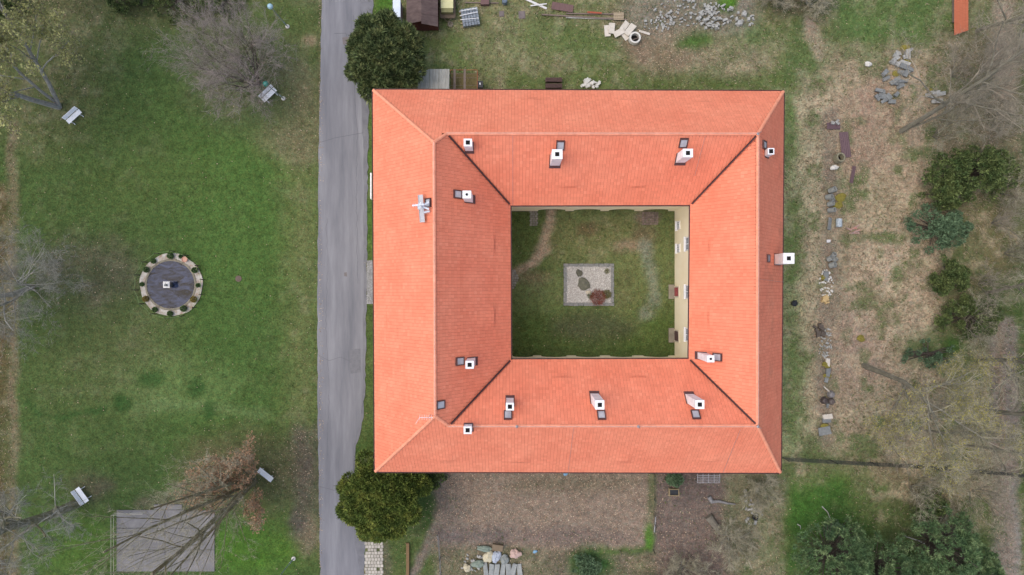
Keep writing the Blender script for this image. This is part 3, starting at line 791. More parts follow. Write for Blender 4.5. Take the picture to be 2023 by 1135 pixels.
def arcade(y, face, spans, depth=2.8):
    """wall of open segmental arches between x = xi0 and xi1; face = +1 looks north, -1 looks south"""
    x0, x1 = xi0 - .5, xi1 + .5; yb = y - face * .6; spring, rise = .95, .85
    b = MB()
    xs = [x0]
    for a_, c_ in spans: xs += [a_, c_]
    xs.append(x1)
    for i in range(0, len(xs), 2): b.box(((xs[i] + xs[i + 1]) / 2, (y + yb) / 2, ZT / 2), (xs[i + 1] - xs[i], .6, ZT))
    for a_, c_ in spans:
        n_ = 12
        for k in range(n_):
            t0, t1 = k / n_, (k + 1) / n_
            xa, xb = a_ + (c_ - a_) * t0, a_ + (c_ - a_) * t1
            za, zb = spring + rise * math.sin(math.pi * t0) ** .7, spring + rise * math.sin(math.pi * t1) ** .7
            b.add([(xa, y, za), (xb, y, zb), (xb, y, ZT), (xa, y, ZT), (xa, yb, za), (xb, yb, zb), (xb, yb, ZT), (xa, yb, ZT)],
                  [(0, 1, 2, 3), (7, 6, 5, 4), (0, 4, 5, 1)])
    b.build('arcade_wall', m_wall, house)
    if face < 0:
        for a_, c_ in spans:
            b = MB(); b.box(((a_ + c_) / 2, y - face * .36, 1.1), (c_ - a_ - .004, .2, 2.2)); b.build('arch_infill', mat('arch_infill', S(176, 158, 138), S(150, 134, 118), scale=1.5), house)
    yk = y - face * depth
    b = MB(); b.box(((x0 + x1) / 2, yk - face * .2, 2.0), (x1 - x0, .4, 4.0)); b.build('arcade_back_wall', mat('arcade_back', S(196, 178, 146), S(176, 158, 130), scale=1), house)
    b = MB(); b.box(((x0 + x1) / 2, (yb + yk) / 2 - face * .01, 3.6), (x1 - x0, abs(yb - yk) - .03, .3)); b.build('arcade_ceiling', m_wall, house)
    b = MB(); b.box(((x0 + x1) / 2, (yb + yk) / 2 + face * .15, .0), (x1 - x0, abs(yb - yk) + .25, .06)); b.build('arcade_floor', mat('arcade_floor', S(128, 116, 104), S(146, 132, 118), scale=2), house)
def wx(px, py): return P(px, py)[0]
arcade(yi1, -1, [(wx(1063, 0), wx(1117, 0)), (wx(1133, 0), wx(1186, 0)), (wx(1202, 0), wx(1253, 0)), (wx(1269, 0), wx(1320, 0))])
arcade(yi0, 1, [(wx(1013, 0), wx(1053, 0)), (wx(1069, 0), wx(1119, 0)), (wx(1137, 0), wx(1185, 0)), (wx(1204, 0), wx(1249, 0)), (wx(1270, 0), wx(1320, 0))])
# windows and doors on the east side of the courtyard
def window_e(y, z, w, h, dark=False):
    x = xi1
    b = MB(); t = .09; dp = .10
    for sy in (-1, 1): b.box((x - dp / 2, y + sy * (w / 2 - t / 2), z + h / 2), (dp, t, h))
    for zz in (z + t / 2, z + h - t / 2): b.box((x - dp / 2 - .003, y, zz), (dp, w - 2 * t, t))
    b.box((x - dp / 2 + .01, y, z + h / 2), (dp * .8, .07, h - 2 * t - .002)); b.box((x - dp / 2 + .012, y, z + h * .62), (dp * .7, w - 2 * t - .002, .05))
    f = b.build('window', m_frame, house)
    b = MB(); b.box((x - .02, y, z + h / 2), (.04, w - 2 * t, h - 2 * t)); b.build('pane', m_glass, f)
    b = MB(); b.box((x - .12, y, z - .04), (.24, w + .16, .05)); b.build('window_sill', m_frame, f)
for py_ in (481, 576, 661): window_e((CY - py_) * (HC - 5.6) / FPX, 4.9, 1.35, 1.75)
for py_ in (445, 490): window_e((CY - py_) * (HC - 1.9) / FPX, 1.25, .92, 1.25)
def door_e(y, col, col2, w, h):
    x = xi1
    b = MB()
    for sy in (-1, 1): b.box((x - .05, y + sy * (w / 2 + .06), h / 2), (.1, .12, h))
    b.box((x - .053, y, h + .06), (.1, w + .24, .12)); f = b.build('door', mat('door_frame', S(226, 216, 196), S(214, 204, 184)), house)
    b = MB(); b.box((x - .02, y, h / 2), (.04, w, h))
    for sy in (-1, 1):
        for zz in (.55, 1.55): b.box((x - .05, y + sy * w / 4, zz), (.03, w * .36, .7))
    b.build('door_leaf', mat(col2, col, tuple(c * 1.3 for c in col[:3]) + (1,), scale=3), f)
    b = MB(); b.box((x - .07, y + w * .4, 1.05), (.06, .03, .14)); b.build('handle', m_glass, f)
yd1, yd2 = (CY - 576) * (HC - 1) / FPX, (CY - 663) * (HC - 1) / FPX
door_e(yd1, S(164, 84, 86), 'red_door', .95, 2.05); door_e(yd2, S(98, 76, 74), 'dark_door', 1.05, 2.05)
m_step = mat('stone_step', S(140, 132, 116), S(162, 154, 138), scale=2, bump=.3, bscale=12)
for y_, w_ in ((yd1, 1.55), (yd2, 1.55)):
    b = MB(); b.box((xi1 - .34, y_, .07), (.66, w_, .14)); b.build('door_step', m_step, house)
# chimneys
def chimney(base, top, key, w, l, round_=False):
    n_, d_ = PL[key]
    q = onroof(base[0], base[1], key)
    ax = 0 if abs(top[0] - CX) > abs(top[1] - CY) else 1
    dpx = (top[0] - CX) if ax == 0 else (CY - top[1])
    ht = HC - FPX * q[ax] / dpx
    ht = min(max(ht, q[2] + 1.2), 19.0)
    x, y = q[0], q[1]; w *= .94; l *= .94
    zlow = q[2] - 1.2
    b = MB(); b.box((x, y, (zlow + ht) / 2), (w, l, ht - zlow))
    c = b.build('chimney', m_white, house)
    b = MB(); b.box((x, y, ht + .05), (w + .04, l + .04, .1)); b.build('chimney_crown', mat('chimney_crown', S(236, 234, 232), S(248, 246, 244), scale=4), c)
    b = MB()
    if round_: b.lathe((x, y, ht + .1), [(.11, 0), (.11, .04)], 12)
    else: b.box((x, y, ht + .104), (.36, .36, .012))
    b.build('flue', m_hole, c)
    # flashing apron in the plane of the slope
    u = np.array([1.0, 0, 0]) if key[0] in 'NS' else np.array([0, 1.0, 0])
    u = u - n_ * (u @ n_); u /= np.linalg.norm(u); v = np.cross(n_, u)
    if v[2] < 0: v = -v
    hu = (w if key[0] in 'NS' else l) / 2 + .08; lv = (l if key[0] in 'NS' else w) / 2 / n_[2] + .12
    dn = lv + .06
    b = MB(); vs_ = []
    for z in (-.05, .115):
        vs_ += [q - u * hu - v * dn + n_ * z, q + u * hu - v * dn + n_ * z, q + u * hu + v * lv + n_ * z, q - u * hu + v * lv + n_ * z]
    b.add(vs_, [(3, 2, 1, 0), (4, 5, 6, 7), (0, 1, 5, 4), (1, 2, 6, 5), (2, 3, 7, 6), (3, 0, 4, 7)])
    b.build('flashing', m_flash, c)
    return c
CH = [((927, 290), (925, 281.5), 'Ni', .72, .66), ((1096.5, 317), (1101, 304.5), 'Ni', .92, .84), ((1345, 312.5), (1358.5, 301), 'Ni', .88, .74),
      ((1512.5, 304), (1520.5, 299), 'Eo', .55, .55), ((1534, 512.5), (1557.5, 509.5), 'Eo', 1.02, .98), ((1386, 702), (1403.5, 706), 'Ei', .66, .62, True),
      ((1363, 786.5), (1382, 798.5), 'Si', .78, .76), ((1175, 786), (1183.5, 799), 'Si', .78, .80), ((1007.5, 793), (1007.5, 802.5), 'Si', .70, .66),
      ((926, 842.5), (925.3, 849), 'So', .68, .64), ((926.5, 392.5), (923, 384), 'Wi', .74, .66, True), ((931.5, 713.5), (927.5, 720), 'Wi', .72, .68)]
for c_ in CH: chimney(*c_)
# roof windows
def skylight(px, py, key, w=.74, l=.98):
    n_, d_ = PL[key]; q = onroof(px, py, key)
    u = np.array([1.0, 0, 0]) if key[0] in 'NS' else np.array([0, 1.0, 0])
    u = u - n_ * (u @ n_); u /= np.linalg.norm(u); v = np.cross(n_, u)
    if v[2] < 0: v = -v
    def slab(b, u0, u1, v0, v1, z0, z1):
        vs_ = []
        for z in (z0, z1): vs_ += [q + u * a_ + v * c_ + n_ * z for a_, c_ in ((u0, v0), (u1, v0), (u1, v1), (u0, v1))]
        fs_ = [(3, 2, 1, 0), (4, 5, 6, 7), (0, 1, 5, 4), (1, 2, 6, 5), (2, 3, 7, 6), (3, 0, 4, 7)]
        if np.cross(u, v) @ n_ < 0: fs_ = [f[::-1] for f in fs_]
        b.add(vs_, fs_)
    b = MB(); t = .085
    slab(b, -w / 2, -w / 2 + t, -l / 2, l / 2, 0, .2); slab(b, w / 2 - t, w / 2, -l / 2, l / 2, 0, .2)
    slab(b, -w / 2 + t, w / 2 - t, l / 2 - t * 1.4, l / 2, 0, .203); slab(b, -w / 2 + t, w / 2 - t, -l / 2, -l / 2 + t, 0, .197)
    f = b.build('roof_window', m_flash, house)
    b = MB(); slab(b, -w / 2 + t, w / 2 - t, -l / 2 + t, l / 2 - t * 1.4, .02, .14); b.build('pane', mat('roof_glass', S(168, 172, 180), S(208, 210, 214), scale=1.1, rough=.12, spec=.6), f)  # pale sky reflection put into the pane colour
for a_ in [(1107, 285, 'Ni'), (1350, 280.5, 'Ni'), (1508, 286, 'Eo'), (1515.5, 510, 'Eo', .72, .7), (1419, 705, 'Ei'), (1374, 820, 'Si'), (1188, 821, 'Si'),
           (1003.5, 821, 'Si'), (902.5, 383.5, 'Wi'), (907, 713, 'Wi'), (868.5, 799, 'Wi'), (848, 400.5, 'Wo', .78, .8)]: skylight(*a_)
# lightning conductor along the ridges and down the slopes, small ridge fittings
m_wire = mat('galvanised', S(150, 146, 146), S(190, 188, 188), scale=5, rough=.45, metal=.4)
def wire(pts, r=.014, parent=house, name='lightning_wire', m=None):
    b = MB(); b.tube(pts, r, 4); return b.build(name, m or m_wire, parent)
up = np.array([0, 0, .27])
wire([NRW + up, R_NE + up]); wire([R_NE + up, R_SE + up]); wire([SRW + up, R_SE + up]); wire([WRN + up, WRS + up])
for px0, py0, px1, py1, k_ in ((1013, 266, 1013, 402, 'Ni'), (1393, 266, 1372, 345, 'Ni'), (1133, 843, 1122, 931, 'So'), (1462, 846, 1428, 930, 'So'), (1499, 551, 1546, 557, 'Eo')):
    n_ = PL[k_][0]; wire([onroof(px0, py0, k_) + n_ * .13, onroof(px1, py1, k_) + n_ * .13], .012)
for px_, py_ in ((1021, 842), (1261, 842), (1497, 842), (1497, 264)):
    q = P(px_, py_, HR + .2); b = MB(); b.lathe(q, [(.12, 0), (.12, .12), (.05, .16), (.03, .7), (0.005, .95)], 8); b.build('ridge_finial', m_wire, house)

# ------------------------------------------------------------------ things on the roof
m_plank = mat('walkway_grating', S(176, 176, 180), S(196, 196, 198), scale=8, rough=.5, metal=.3)
A_, B_ = onroof(833, 387, 'Wo'), onroof(836.5, 440, 'Wo')
rw = thing('roof_walkway', tuple((A_ + B_) / 2), 'grey metal roof walkway plank lying near the ridge of the roadside wing', 'walkway')
zA = np.array([0, 0, .75])
d_ = B_ - A_; L_ = np.linalg.norm(d_); ang = math.atan2(d_[1], d_[0])
b = MB(); b.box((A_ + B_) / 2 + zA, (L_, .42, .05), rz=ang)
for s_ in (-1, 1): b.box((A_ + B_) / 2 + zA + np.array([0, 0, .04]) + s_ * .20 * np.array([-math.sin(ang), math.cos(ang), 0]), (L_, .03, .08), rz=ang)
b.build('plank', m_plank, rw)
for t in (.08, .5, .92):
    q = A_ + d_ * t
    b = MB(); b.box(q + np.array([.1, 0, .36]), (.05, .05, .78)); b.box(q + np.array([-.1, 0, .36]), (.05, .05, .78)); b.build('bracket', m_wire, rw)
q0 = onroof(838, 411, 'Wo')
an = thing('roof_antenna', tuple(q0), 'white antenna mast with panels and dish beside the roof walkway', 'antenna')
b = MB(); b.tube([q0, q0 + [0, 0, 2.2]], .035, 6); b.build('mast', m_wire, an)
m_ant = mat('antenna_white', S(214, 220, 228), S(236, 240, 244), scale=4, rough=.4)
b = MB(); b.lathe(q0 + [-.12, 0, 1.7], [(.02, -.1), (.22, -.05), (.33, .05), (.34, .08), (.2, -.02), (.02, -.06)], 14, ax=(-.8, .1, .6)); b.build('dish', m_ant, an, smooth=True)
for (dx, dy, dz, l_, rz_) in ((-.25, .05, 1.95, 1.0, .1), (.25, -.12, 1.5, .75, -.35), (.3, .22, 1.25, .6, .5), (.35, -.4, .9, .5, .2)):
    b = MB(); b.box(q0 + [dx, dy, dz], (l_, .13, .10), rz=rz_)
    for k in range(5): b.box(q0 + [dx + (k - 2) * l_ / 5 * math.cos(rz_), dy + (k - 2) * l_ / 5 * math.sin(rz_), dz + .06], (.015, .34, .015), rz=rz_)
    b.build('aerial', m_ant, an)
q0 = onroof(851, 818, 'Wo')
an = thing('television_aerial', tuple(q0), 'thin silver television aerial at the southern end of the highest ridge', 'antenna')
b = MB(); b.tube([q0, q0 + [0, 0, 1.6]], .025, 5); b.build('mast', m_wire, an)
b = MB(); e0 = q0 + [-.75, .02, 1.5]; b.tube([e0, q0 + [.35, 0, 1.5]], .02, 4)
for k in range(6): b.tube([e0 + [.2 * k, -.22, 0], e0 + [.2 * k, .22, 0]], .01, 4)
b.tube([e0, e0 + [-.35, -.55, -.1]], .014, 4)
b.build('aerial', m_ant, an)

# ------------------------------------------------------------------ courtyard bed
bedA, bedB = P(1113, 604), P(1213, 520)
bed = thing('gravel_bed', ((bedA[0] + bedB[0]) / 2, (bedA[1] + bedB[1]) / 2, 0), 'square gravel bed edged with grey stone in the middle of the courtyard', 'garden bed')
b = MB(); b.prism([(bedA[0] + .2, bedA[1] + .2), (bedB[0] - .2, bedA[1] + .2), (bedB[0] - .2, bedB[1] - .2), (bedA[0] + .2, bedB[1] - .2)], -.05, .05)
b.build('gravel_base', mat('gravel_base', S(156, 152, 144), S(182, 178, 170), scale=14, bump=.6, bscale=40, rough=.95), bed)
rg = random.Random(11); npr = np.random.default_rng(11)
n = 7000; X = npr.uniform(bedA[0] + .25, bedB[0] - .25, n); Y = npr.uniform(bedA[1] + .25, bedB[1] - .25, n)
sz = npr.uniform(.02, .05, n); a = npr.uniform(0, 6.28, n)
ca, sa = np.cos(a) * sz, np.sin(a) * sz; Z = np.full(n, .055)
V = np.stack([np.stack([X + ca, Y + sa, Z], -1), np.stack([X - sa, Y + ca, Z], -1), np.stack([X - ca, Y - sa, Z], -1), np.stack([X + sa, Y - ca, Z], -1), np.stack([X, Y, Z + sz * .9], -1)], 1).reshape(-1, 3)
base = np.arange(n)[:, None] * 5
F = np.concatenate([base + np.array([[i, (i + 1) % 4, 4]]) for i in range(4)])
o = np_obj('gravel', V, F, mat('gravel_stones', S(168, 164, 156), S(216, 212, 204), scale=6, island=.35, rough=.95), bed); o['kind'] = 'stuff'
m_edge = mat('grey_edging', S(118, 120, 118), S(146, 146, 142), scale=4, bump=.4, bscale=14, island=.12)
def edging(p, q, n_):
    for i in range(n_):
        c = p + (q - p) * (i + .5) / n_; L2 = np.linalg.norm(q - p) / n_
        b = MB(); b.box((c[0], c[1], .06), (L2 * .96, .32, 0.18 + rg.uniform(-.03, .03)), rz=math.atan2(q[1] - p[1], q[0] - p[0]), jit=.035, rng=rg); b.build('edging_stone', m_edge, bed)
z0 = lambda x, y: np.array([x, y, 0.0])
edging(z0(bedA[0], bedA[1] + .19), z0(bedB[0], bedA[1] + .19), 10); edging(z0(bedA[0], bedB[1] - .19), z0(bedB[0], bedB[1] - .19), 10)
edging(z0(bedA[0] + .19, bedA[1] + .4), z0(bedA[0] + .19, bedB[1] - .4), 7); edging(z0(bedB[0] - .19, bedA[1] + .4), z0(bedB[0] - .19, bedB[1] - .4), 7)
m_bould = mat('dark_boulder', S(92, 92, 84), S(122, 120, 108), scale=3, bump=.6, bscale=9, c3=S(104, 104, 88))
def boulder(px, py, sx, sy, sz, label, rz=0, m=None, name='boulder', cat='boulder', group=None, seed=0, z=0.02, crumple=0.0):
    """rounded rough rock from a squashed, noise-pushed ball"""
    c = P(px, py); r = random.Random(seed + int(px * 7 + py)); b = MB(); n_, k_ = (22, 13) if crumple else (14, 8)
    prof = []; vs_ = []; fs_ = []
    ph = [r.uniform(0, 6.28) for _ in range(6)]
    for i in range(k_ + 1):
        th = math.pi * i / k_
        for j in range(n_):
            f = 2 * math.pi * j / n_
            w = 1 + .12 * math.sin(2 * f + ph[0]) + .10 * math.sin(3 * f + ph[1] + th * 2) + .07 * math.sin(5 * f + ph[2] - th * 3) + crumple * r.uniform(-1, 1) + .05 * r.uniform(-1, 1)
            x, y, zz = math.sin(th) * math.cos(f) * w * sx / 2, math.sin(th) * math.sin(f) * w * sy / 2, math.cos(th) * sz * (.5 + .06 * math.sin(3 * f + ph[3]))
            vs_.append((c[0] + x * math.cos(rz) - y * math.sin(rz), c[1] + x * math.sin(rz) + y * math.cos(rz), max(z + sz * .32 + zz, z - .04)))
    for i in range(k_):
        for j in range(n_): fs_.append((i * n_ + j, (i + 1) * n_ + j, (i + 1) * n_ + (j + 1) % n_, i * n_ + (j + 1) % n_))
    b.add(vs_, fs_); o = b.build(name, m or m_bould, loc=(c[0], c[1], 0)); return tag(o, label, cat, group)
boulder(1144, 539, .62, .85, .6, 'dark oval boulder near the top edge of the gravel bed', .2)
boulder(1153, 561, 1.5, 1.2, .35, 'broad flat grey rock in the middle of the gravel bed', -.5)
boulder(1162, 577, .6, .45, .25, 'pale small rock beside the broad flat rock in the gravel bed', -.3, mat('pale_rock', S(196, 184, 160), S(216, 206, 186), scale=4))

# foliage --------------------------------------------------------------
def leaf_quads(pts, dirs, size, aspect, r, jitter=.6):
    n = len(pts)
    a = dirs + r.normal(0, jitter, (n, 3)); a /= np.linalg.norm(a, axis=1)[:, None] + 1e-9
    t = r.normal(0, 1, (n, 3)); bb = np.cross(a, t); bb /= np.linalg.norm(bb, axis=1)[:, None] + 1e-9
    s = size * r.uniform(.6, 1.35, n)[:, None]
    V = np.stack([pts - a * s * .3, pts + bb * s * aspect + a * s * .2, pts + a * s, pts - bb * s * aspect + a * s * .2], 1).reshape(-1, 3)
    return V, np.arange(4 * n).reshape(-1, 4)
def clump_points(clumps, n, r, shell=.55, zmin=-.35):
    c = np.array(clumps, float); w = c[:, 3] ** 2; w /= w.sum()
    k = r.choice(len(c), n, p=w)
    d = r.normal(0, 1, (n, 3)); d /= np.linalg.norm(d, axis=1)[:, None]
    low = d[:, 2] < zmin; d[low, 2] *= -1
    rad = c[k, 3] * (shell + (1 - shell) * r.random(n) ** .6)
    sc = c[k, 4] if c.shape[1] > 4 else np.ones(n)
    off = d * rad[:, None]; off[:, 2] *= sc
    return c[k, :3] + off, d, k
m_bark = mat('bark_grey', S(112, 106, 94), S(148, 142, 128), scale=3, bump=.7, bscale=10, stretch=(1, 1, .4), c3=S(126, 122, 104))
m_barkmoss = mat('bark_moss', S(116, 112, 74), S(164, 158, 140), scale=2.2, bump=.8, bscale=9, c3=S(134, 128, 100))
m_barkpale = mat('bark_pale', S(150, 148, 138), S(188, 186, 178), scale=2.5, bump=.5, bscale=9, c3=S(168, 164, 154))
m_barkdark = mat('bark_dark', S(72, 64, 56), S(98, 88, 78), scale=3, bump=.7, bscale=10)
def evergreen(name, label, px, py, hmid, clumps, nleaf, size, aspect, m, seed, trunk_r=.22, trunk_h=None, group=None, cat='tree', jitter=.6, shell=.55, shoots=0):
    """dense evergreen; clumps = (dx, dy, z, radius[, zscale]) in metres about the trunk"""
    c = P(px, py, hmid); r = np.random.default_rng(seed)
    t = thing(name, (c[0], c[1], 0), label, cat, group)
    top = trunk_h or max(k[2] for k in clumps)
    b = MB(); b.tube([(c[0], c[1], -.1), (c[0] + .1, c[1] + .05, top * .5), (c[0], c[1], top)], [trunk_r, trunk_r * .7, .04], 7)
    for k in clumps:
        b.tube([(c[0], c[1], max(.3, k[2] * .5)), (c[0] + k[0] * .6, c[1] + k[1] * .6, k[2] * .8), (c[0] + k[0], c[1] + k[1], k[2])], [trunk_r * .4, trunk_r * .25, .02], 5)
    b.build('trunk', m_barkdark, t)
    cl = [(c[0] + k[0], c[1] + k[1], k[2], k[3], k[4] if len(k) > 4 else 1.0) for k in clumps]
    pts, d, kk = clump_points(cl, nleaf, r, shell)
    keep = pts[:, 2] > .1
    V, F = leaf_quads(pts[keep], d[keep] + np.array([0, 0, .35]), size, aspect, r, jitter)
    if shoots:
        p2, d2, kk = clump_points(cl, shoots, r, .96)
        V2, F2 = leaf_quads(p2, d2 + np.array([0, 0, .2]), size * 1.35, .14, r, .45)
        F = np.concatenate([F, F2 + len(V)]); V = np.concatenate([V, V2])
    np_obj('crown', V, F, m, t)
    return t
def ball_clumps(seed, R, h, n, zlo=.25, rr=(.28, .42), flat=1.0):
    """clump centres over a dome of radius R and height h"""
    r = random.Random(seed); out = []
    for i in range(n):
        f = 2 * math.pi * i * .618 + r.uniform(-.3, .3); u = (i + .5) / n
        rad = R * math.sqrt(u) * .78 * r.uniform(.86, 1.16); z = h * (zlo + (1 - zlo) * math.sqrt(max(0, 1 - (rad / R) ** 2))) - R * .22
        out.append((rad * math.cos(f), rad * math.sin(f), max(.5, z + r.uniform(-.3, .3)), R * r.uniform(rr[0] * .6, rr[1] * 1.1), flat))
    return out
m_yew = mat('dark_needles', S(76, 92, 58), S(150, 154, 100), scale=1.3, island=.7, rough=.7, spec=.25, c3=S(102, 116, 72), translucent=.25)
m_yew2 = mat('olive_needles', S(86, 106, 50), S(160, 164, 82), scale=.9, island=.7, rough=.7, spec=.25, c3=S(112, 128, 60), translucent=.25)
m_pine = mat('blue_green_needles', S(86, 114, 78), S(142, 162, 112), scale=1.1, island=.4, rough=.75, spec=.2, c3=S(92, 118, 76))
m_juni = mat('grey_green_leaves', S(78, 104, 76), S(118, 142, 106), scale=1.4, island=.35, rough=.8, spec=.2)
m_dkgreen = mat('dark_green_leaves', S(72, 96, 54), S(128, 140, 84), scale=1.2, island=.6, rough=.7, spec=.25, translucent=.2)
cl = ball_clumps(5, 4.0, 7.4, 46, rr=(.18, .27))
evergreen('yew_tree', 'large dark spiky evergreen at the road end of the house, beside the brown shed', 760, 112, 5.0, cl + [(-1.4, 2.6, 5.6, 1.3), (.2, 3.4, 4.8, 1.2), (-2.3, 1.0, 5.4, 1.2), (1.9, 2.1, 4.9, 1.3), (2.7, .2, 4.2, 1.2), (-1.6, -2.9, 4.0, 1.2)], 42000, .36, .17, m_yew, 5, shell=.8, jitter=.55, shoots=2500)
cl = ball_clumps(6, 4.9, 7.2, 90, rr=(.13, .20))
evergreen('yew_tree', 'large rounded olive-green evergreen at the road end of the house, over the paved path', 750, 986, 4.6, cl, 52000, .28, .2, m_yew2, 6, shell=.8, jitter=.55, shoots=2500)

# bare trees ------------------------------------------------------------
def grow(r, p, d, L_, rad, lev, out, P_):
    n_ = 5 if lev > 0 else 4
    pts = [np.array(p, float)]; radii = [rad]; d = np.array(d, float)
    for i in range(n_ - 1):
        d = d + r.normal(0, P_['wob'], 3) + np.array([0, 0, P_['up']]); d /= np.linalg.norm(d)
        pts.append(pts[-1] + d * L_ / (n_ - 1)); radii.append(rad * (1 - (i + 1) / (n_ - 1) * (1 - P_['tap'])))
    out.append((lev, pts, radii))
    if lev == 0: return
    nc = P_['nc'][lev]
    for k in range(nc):
        t = P_['t0'] + (1 - P_['t0']) * (k + r.random()) / nc
        i = min(n_ - 2, int(t * (n_ - 1))); f = t * (n_ - 1) - i
        q = pts[i] + (pts[i + 1] - pts[i]) * f; rq = radii[i] + (radii[i + 1] - radii[i]) * f
        dd = pts[i + 1] - pts[i]; dd /= np.linalg.norm(dd)
        ax = np.cross(dd, r.normal(0, 1, 3)); ax /= np.linalg.norm(ax)
        an_ = r.normal(P_['ang'], .15)
        nd = dd * math.cos(an_) + ax * math.sin(an_)
        grow(r, q, nd, L_ * P_['ratio'] * r.uniform(.7, 1.15), rq * P_['rr'], lev - 1, out, P_)
def spikes(p, d, L_, w):
    """thin three-sided twigs"""
    n = len(p); t = np.cross(d, np.array([.3, .5, .8])); t /= np.linalg.norm(t, axis=1)[:, None] + 1e-9; s = np.cross(d, t)
    w = np.asarray(w)[:, None] if hasattr(w, '__len__') else w
    V = np.stack([p + t * w, p - t * w * .5 + s * w * .87, p - t * w * .5 - s * w * .87, p + d * L_[:, None]], 1).reshape(-1, 3)
    b0 = np.arange(n)[:, None] * 4
    return V, np.concatenate([b0 + np.array([[0, 1, 3]]), b0 + np.array([[1, 2, 3]]), b0 + np.array([[2, 0, 3]])])
def bare_tree(name, label, px, py, seed, trunk, lev, P_, m, m_twig, ntwig=4, twig=(.5, .012), group=None, leaves_=None, cat='tree', stems=None):
    """trunk = (dir, length, radius); twigs spring from the last branches"""
    c = P(px, py); r = np.random.default_rng(seed)
    t = thing(name, (c[0], c[1], 0), label, cat, group)
    out = []
    for (d, L_, rad) in (stems or [trunk]):
        d = np.array(d, float); d /= np.linalg.norm(d)
        grow(r, (c[0] + r.normal(0, .05), c[1] + r.normal(0, .05), -.15), d, L_, rad, lev, out, P_)
    b = MB(); bt = MB(); tp = []; td = []
    for (lv, pts, radii) in out:
        (b if lv >= lev - 1 else bt).tube(pts, radii, 7 if lv == lev else (5 if lv >= lev - 1 else 3), caps=lv == lev)
        if lv <= 1:
            for k in range(ntwig if lv == 0 else ntwig // 2):
                i = r.integers(0, len(pts) - 1); f = r.random(); q = pts[i] + (pts[i + 1] - pts[i]) * f
                dd = pts[i + 1] - pts[i]; dd = dd / np.linalg.norm(dd) + r.normal(0, .55, 3); tp.append(q); td.append(dd / np.linalg.norm(dd))
    b.build('trunk', m, t)
    crown = bt.build('crown', m_twig, t)
    if tp:
        tp = np.array(tp); td = np.array(td)
        V, F = spikes(tp, td, twig[0] * r.uniform(.5, 1.4, len(tp)), twig[1])
        np_obj('twigs', V, F, m_twig, crown)
        if leaves_:
            nl, size, ml, zmax, zmin = leaves_
            k = r.integers(0, len(tp), nl); q = tp[k] + td[k] * (twig[0] * r.random(nl))[:, None] + r.normal(0, .08, (nl, 3))
            sel = (q[:, 2] < zmax) & (q[:, 2] > zmin); q = q[sel]
            V, F = leaf_quads(q, r.normal(0, 1, (len(q), 3)), size, .45, r)
            np_obj('leaves', V, F, ml, crown)
    return t
m_twg = mat('twig_mauve', S(142, 131, 124), S(174, 163, 155), scale=.8, island=.3, rough=.9, spec=.1)
m_twb = mat('twig_brown', S(140, 130, 112), S(178, 168, 148), scale=.8, island=.3, rough=.9, spec=.1)
m_twmoss = mat('twig_moss', S(146, 142, 112), S(186, 178, 156), scale=.8, island=.35, rough=.9, spec=.1)
m_twp = mat('twig_pale', S(136, 134, 122), S(176, 174, 162), scale=.8, island=.3, rough=.9, spec=.1)
m_catkin = mat('young_leaves', S(158, 160, 98), S(206, 204, 140), scale=1.2, island=.3, rough=.8, translucent=.3)
m_oakleaf = mat('brown_oak_leaves', S(176, 136, 104), S(214, 174, 140), scale=1.2, island=.35, rough=.85, translucent=.3)
m_bud = mat('yellow_buds', S(136, 130, 66), S(176, 166, 88), scale=1.2, island=.3, rough=.85)
PB = dict(wob=.16, up=.04, tap=.45, nc={4: 5, 3: 5, 2: 5, 1: 4}, t0=.3, ang=.72, ratio=.62, rr=.55)
# multi-stemmed bare tree on the lawn
bare_tree('bare_shrub_tree', 'broad bare tree with dense mauve-grey twigs over a white bench', 512, 166, 21, None, 3,
          dict(wob=.14, up=.02, tap=.5, nc={3: 8, 2: 7, 1: 5}, t0=.3, ang=.62, ratio=.55, rr=.5), m_barkdark, m_twg, 6, (.6, .009),
          stems=[((math.cos(a) * s + -.08, math.sin(a) * s + .02, 1), l, .09) for a, s, l in ((0.3, .55, 6.0), (1.1, .75, 6.5), (1.9, .5, 7.5), (2.6, .7, 7.5), (3.4, .6, 7), (4.3, .62, 6.2), (5.3, .6, 5.8), (0, .1, 7.5))])
# birch with young leaves at the top left
bare_tree('birch_tree', 'tall pale-barked tree with young yellow-green leaves behind a white bench', 118, 210, 22, None, 4,
          dict(wob=.10, up=.03, tap=.45, nc={4: 9, 3: 5, 2: 4, 1: 4}, t0=.3, ang=.7, ratio=.46, rr=.42), m_barkpale, m_twb, 6, (.6, .012),
          leaves_=(26000, .17, m_catkin, 30, 4), stems=[((-.05, .02, 1), 15, .30), ((.06, .42, 1), 14, .24), ((-.12, .15, 1), 12, .18)])
# bare tree at the left edge
bare_tree('bare_tree', 'bare grey tree with long pale branches reaching towards the round pond', 62, 566, 23, None, 4,
          dict(wob=.13, up=.03, tap=.4, nc={4: 12, 3: 5, 2: 5, 1: 4}, t0=.3, ang=.95, ratio=.52, rr=.42), m_barkpale, m_twp, 4, (.7, .009),
          stems=[((-.02, 0, 1), 12, .30), ((.30, .1, 1), 9.5, .16), ((.32, -.18, 1), 9, .16)])
# big old tree bottom left
bare_tree('old_tree', 'old bare tree with thick furrowed trunk leaning out beside a white bench', 152, 994, 24, None, 4,
          dict(wob=.14, up=.03, tap=.4, nc={4: 14, 3: 5, 2: 5, 1: 4}, t0=.15, ang=1.0, ratio=.48, rr=.42), m_barkmoss, m_twp, 6, (.7, .011),
          stems=[((-.01, 0, 1), 17, .52)])
